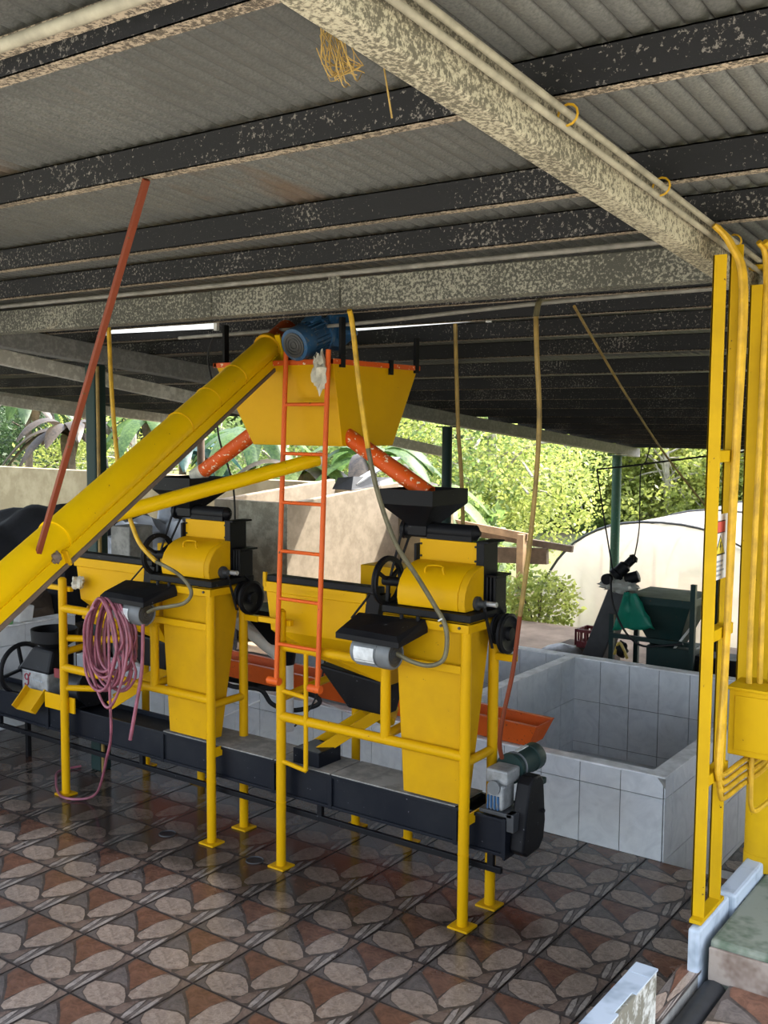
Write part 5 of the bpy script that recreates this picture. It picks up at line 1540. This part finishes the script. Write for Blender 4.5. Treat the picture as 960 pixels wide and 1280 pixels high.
fn = thing('wood_fence', 'weathered wooden rails and post beyond the right machine', 'fence', (-5.2, 9.0, -1.26))
MB().bar((-7.2, 8.9, 1.12), (-4.98, 9.0, 0.86), 0.04, 0.10).build('top_board', 'wood', fn, 0)
MB().bar((-7.2, 9.1, 0.95), (-4.4, 9.2, 0.72), 0.06, 0.09).build('upper_rail', 'dark_wood', fn, 0)
MB().bar((-7.2, 9.05, 0.48), (-4.75, 9.15, 0.60), 0.08, 0.22).build('lower_rail', 'dark_wood', fn, 0)
MB().bar((-5.05, 8.95, -1.3), (-5.05, 8.95, 0.90), 0.10, 0.10).build('fence_post', 'wood', fn, 0)
tag(MB().box(-9, -2.6, 7.9, 8.6, -1.4, -0.30).build('earth_bank', 'earth', None, 0, 0.1), 'orange earth bank below the bright bush', 'bank')

# ================================================================== PLANTS
random.seed(5)
def leaves(mb, c, rx, ry, rz, count, size, shell=0.45):
    for _ in range(count):
        while True:
            p = Vector((random.uniform(-1, 1), random.uniform(-1, 1), random.uniform(-1, 1)))
            if p.length <= 1 and p.length > shell * random.random():
                break
        q = Vector((c[0] + p.x * rx, c[1] + p.y * ry, c[2] + p.z * rz))
        s = size * random.uniform(0.6, 1.3)
        d = Vector((random.gauss(0, 1), random.gauss(0, 1), random.gauss(0, 0.7))).normalized()
        e = d.cross(Vector((random.gauss(0, 1), random.gauss(0, 1), random.gauss(0, 1)))).normalized()
        mb.add([q, q + d * s * 0.5 + e * s * 0.28, q + d * s, q + d * s * 0.5 - e * s * 0.28], [(0, 1, 2, 3)])
def tree(lab, x, y, h, rx, rz, mat_, count, size, trunk='bark', clusters=14, group=None, name='tree'):
    z0 = gz(x, y) - 0.05
    r = thing(name, lab, 'tree', (x, y, z0), group)
    tr_ = MB()
    top = z0 + h
    bend = random.uniform(-0.3, 0.3)
    tr_.tube([(x, y, z0), (x + bend * 0.4, y, z0 + h * 0.35), (x + bend, y, z0 + h * 0.8)], 0.05 + 0.012 * h, 7, 0, 3)
    cl = []
    for k in range(clusters):
        a = random.uniform(0, 2 * math.pi)
        rr = rx * math.sqrt(random.random()) * 0.85
        cz = top - rz + rz * random.uniform(-0.85, 0.8)
        c = (x + bend + rr * math.cos(a), y + rr * math.sin(a), cz)
        cl.append(c)
        if k % 2 == 0:
            tr_.tube([(x + bend * 0.5, y, z0 + h * random.uniform(0.3, 0.6)), ((x + bend * 0.5 + c[0]) / 2, (y + c[1]) / 2, (z0 + h * 0.5 + c[2]) / 2 + 0.1), c], 0.022, 5, 0, 3)
    if trunk == 'bark_pale':
        for k in range(7):                       # bare pale boughs reaching out of the crown
            a = random.uniform(0, 2 * math.pi)
            q0 = Vector((x + bend * 0.6, y, z0 + h * random.uniform(0.35, 0.7)))
            q2 = q0 + Vector((math.cos(a) * rx * random.uniform(0.7, 1.1), math.sin(a) * rx * 0.9, random.uniform(-0.2, 1.0)))
            tr_.tube([q0, q0.lerp(q2, 0.5) + Vector((0, 0, 0.35)), q2], 0.028, 5, 0, 4)
    tr_.build('trunk', trunk, r)
    lf = MB()
    for c in cl:
        q = rx * random.uniform(0.28, 0.45)
        leaves(lf, c, q, q, q * 0.8, count // clusters, size)
    o = lf.build('foliage', mat_, r, 0)
    return r
kinds = [('lime', 'leaf_lime', 'bark_pale'), ('mid green', 'leaf_mid', 'bark_pale'), ('yellowish dry', 'leaf_dry', 'bark_pale'), ('deep green', 'leaf_deep', 'bark')]
spots = []
for i, ang in enumerate([10, 14, 18, 22, 26, 29.5, 33, 37, 41, 45, 49, 53, 57, 61]):
    d = (33 if ang < 28 else 20 if ang < 44 else 26) + 4 * ((i * 37) % 10) / 10
    spots.append((ang, d, [0, 0, 1, 0, 0, 0, 1, 0, 1, 1, 0, 3, 3, 3][i]))
names_ = ['rightmost', 'second from right', 'third from right', 'fourth from right', 'fifth from right', 'sixth from right', 'seventh from right', 'seventh from left', 'sixth from left', 'fifth from left', 'fourth from left', 'third from left', 'second from left', 'leftmost']
for i, (ang, d, kd) in enumerate(spots):
    a = math.radians(ang)
    x, y = CP.x - d * math.sin(a), CP.y + d * math.cos(a)
    tree('sunlit %s tree beyond the shed, %s of the middle row' % (kinds[kd][0], names_[i]), x, y, (3.6 if d < 30 else 4.6) + random.uniform(0, 1.2), 2.3 if d < 30 else 3.0, 1.9 if d < 30 else 2.4, kinds[kd][1], 8000, 0.12 if d < 30 else 0.19, kinds[kd][2], 22, 'sunlit trees beyond the shed')
for i, ang in enumerate([8, 16, 24, 32, 40, 48, 56, 64]):
    a = math.radians(ang)
    d = 43 + (i % 3) * 2
    x, y = CP.x - d * math.sin(a), CP.y + d * math.cos(a)
    kd = [0, 3, 0, 3, 1, 3, 3, 3][i]
    tree('tall %s tree of the far back row, %s' % (kinds[kd][0], ['rightmost', 'second from the right', 'third from the right', 'fourth from the right', 'fourth from the left', 'third from the left', 'second from the left', 'leftmost'][i]), x, y, 8.0, 5.2, 4.2, kinds[kd][1], 5000, 0.42, 'bark', 26, 'tall trees of the back row')
for i, ang in enumerate([9.5, 12.2, 14.9, 17.6, 20.3, 23.0, 25.7, 28.2]):
    a = math.radians(ang)
    d = 29.5 + (i % 2) * 1.2
    x, y = CP.x - d * math.sin(a), CP.y + d * math.cos(a)
    kd = [0, 1, 0, 0, 0, 0, 1, 0][i]
    tree('bushy %s tree right behind the greenhouse, %s' % (kinds[kd][0], ['rightmost', 'second from the right', 'third from the right', 'fourth from the right', 'fourth from the left', 'third from the left', 'second from the left', 'leftmost'][i]), x, y, 3.9 - 1.0 * (gz(x, y) + 1.26) + (i % 3) * 0.3, 1.9, 1.9, kinds[kd][1], 6000, 0.17, 'bark_pale', 24, 'bushy trees behind the greenhouse')
# bushes
def bush(lab, x, y, z, r_, h_, mat_, count, size):
    b_ = thing('bush', lab, 'bush', (x, y, z))
    st_ = MB()
    for k in range(6):
        a = k * 1.05
        st_.tube([(x, y, z), (x + r_ * 0.3 * math.cos(a), y + r_ * 0.3 * math.sin(a), z + h_ * 0.45), (x + r_ * 0.6 * math.cos(a), y + r_ * 0.6 * math.sin(a), z + h_ * 0.8)], 0.012, 5, 0, 3)
    st_.build('stems', 'bark', b_)
    lf = MB()
    leaves(lf, (x, y, z + h_ * 0.55), r_, r_, h_ * 0.48, count, size, 0.2)
    lf.build('foliage', mat_, b_, 0)
bush('bright yellow green bush on the bank in front of the greenhouse', -4.35, 8.15, -0.32, 0.55, 0.85, 'leaf_lime', 1500, 0.085)
bush('bushy green shrub under the wooden rails', -6.3, 9.7, -1.28, 0.9, 1.5, 'leaf_mid', 2200, 0.11)
bush('leafy green shrub behind the right black feed hopper', -7.9, 11.0, -1.28, 1.4, 2.6, 'leaf_lime', 5200, 0.10)
bush('spiky green shrub right of the dark green post', -6.55, 10.2, -1.28, 0.55, 2.5, 'leaf_mid', 700, 0.24)

# banana plants behind the cream wall
def banana(lab, x, y, h, n, mat_, L=1.7, droop=1.0):
    z0 = gz(x, y) - 0.05
    r = thing('banana_plant', lab, 'plant', (x, y, z0), 'banana plants behind the cream wall')
    MB().cyl((x, y, z0), (x, y, z0 + h), 0.11, 0.06, n=10).build('stem', 'bark', r)
    for k in range(n):
        a = 2 * math.pi * k / n + random.uniform(-0.4, 0.4)
        d = Vector((math.cos(a), math.sin(a), 0))
        s_ = Vector((-math.sin(a), math.cos(a), 0))
        up0 = random.uniform(0.5, 1.2)
        l_ = L * random.uniform(0.75, 1.2)
        vs = []
        m_ = 9
        for j in range(m_ + 1):
            t_ = j / m_
            c = Vector((x, y, z0 + h * 0.95)) + d * (l_ * t_ * 0.8) + Vector((0, 0, up0 * t_ * l_ * 0.7 - droop * 1.0 * l_ * t_ * t_))
            wd = 0.17 * math.sin(math.pi * min(1, t_ * 0.92 + 0.08)) ** 0.7 + 0.015
            vs += [c - s_ * wd + Vector((0, 0, -0.06 * wd)), c + Vector((0, 0, 0.05)), c + s_ * wd + Vector((0, 0, -0.06 * wd))]
        lf = MB()
        lf.add(vs, [(3 * j + q, 3 * j + q + 1, 3 * j + q + 4, 3 * j + q + 3) for j in range(m_) for q in (0, 1)])
        lf.build('leaf', mat_ if random.random() > 0.18 else 'dead_leaf', r, 60)
bspots = [(-17.0, 9.6, 3.9, 'leaf_deep'), (-15.2, 9.3, 3.5, 'dead_leaf'), (-13.6, 9.9, 3.9, 'leaf_banana'), (-12.2, 9.4, 3.3, 'leaf_teal'), (-10.8, 9.7, 3.6, 'leaf_banana'), (-9.5, 9.5, 3.0, 'leaf_mid'), (-8.3, 9.9, 3.2, 'leaf_banana'), (-7.1, 9.6, 2.7, 'leaf_mid')]
bl = ['leftmost', 'second from the left', 'third from the left', 'fourth from the left', 'fifth from the left', 'sixth from the left', 'second from the right', 'rightmost']
for (x, y, h, m_), nm in zip(bspots, bl):
    banana('big leaved banana plant behind the cream wall, %s' % nm, x, y, h, 14, m_, 1.5, 0.9)
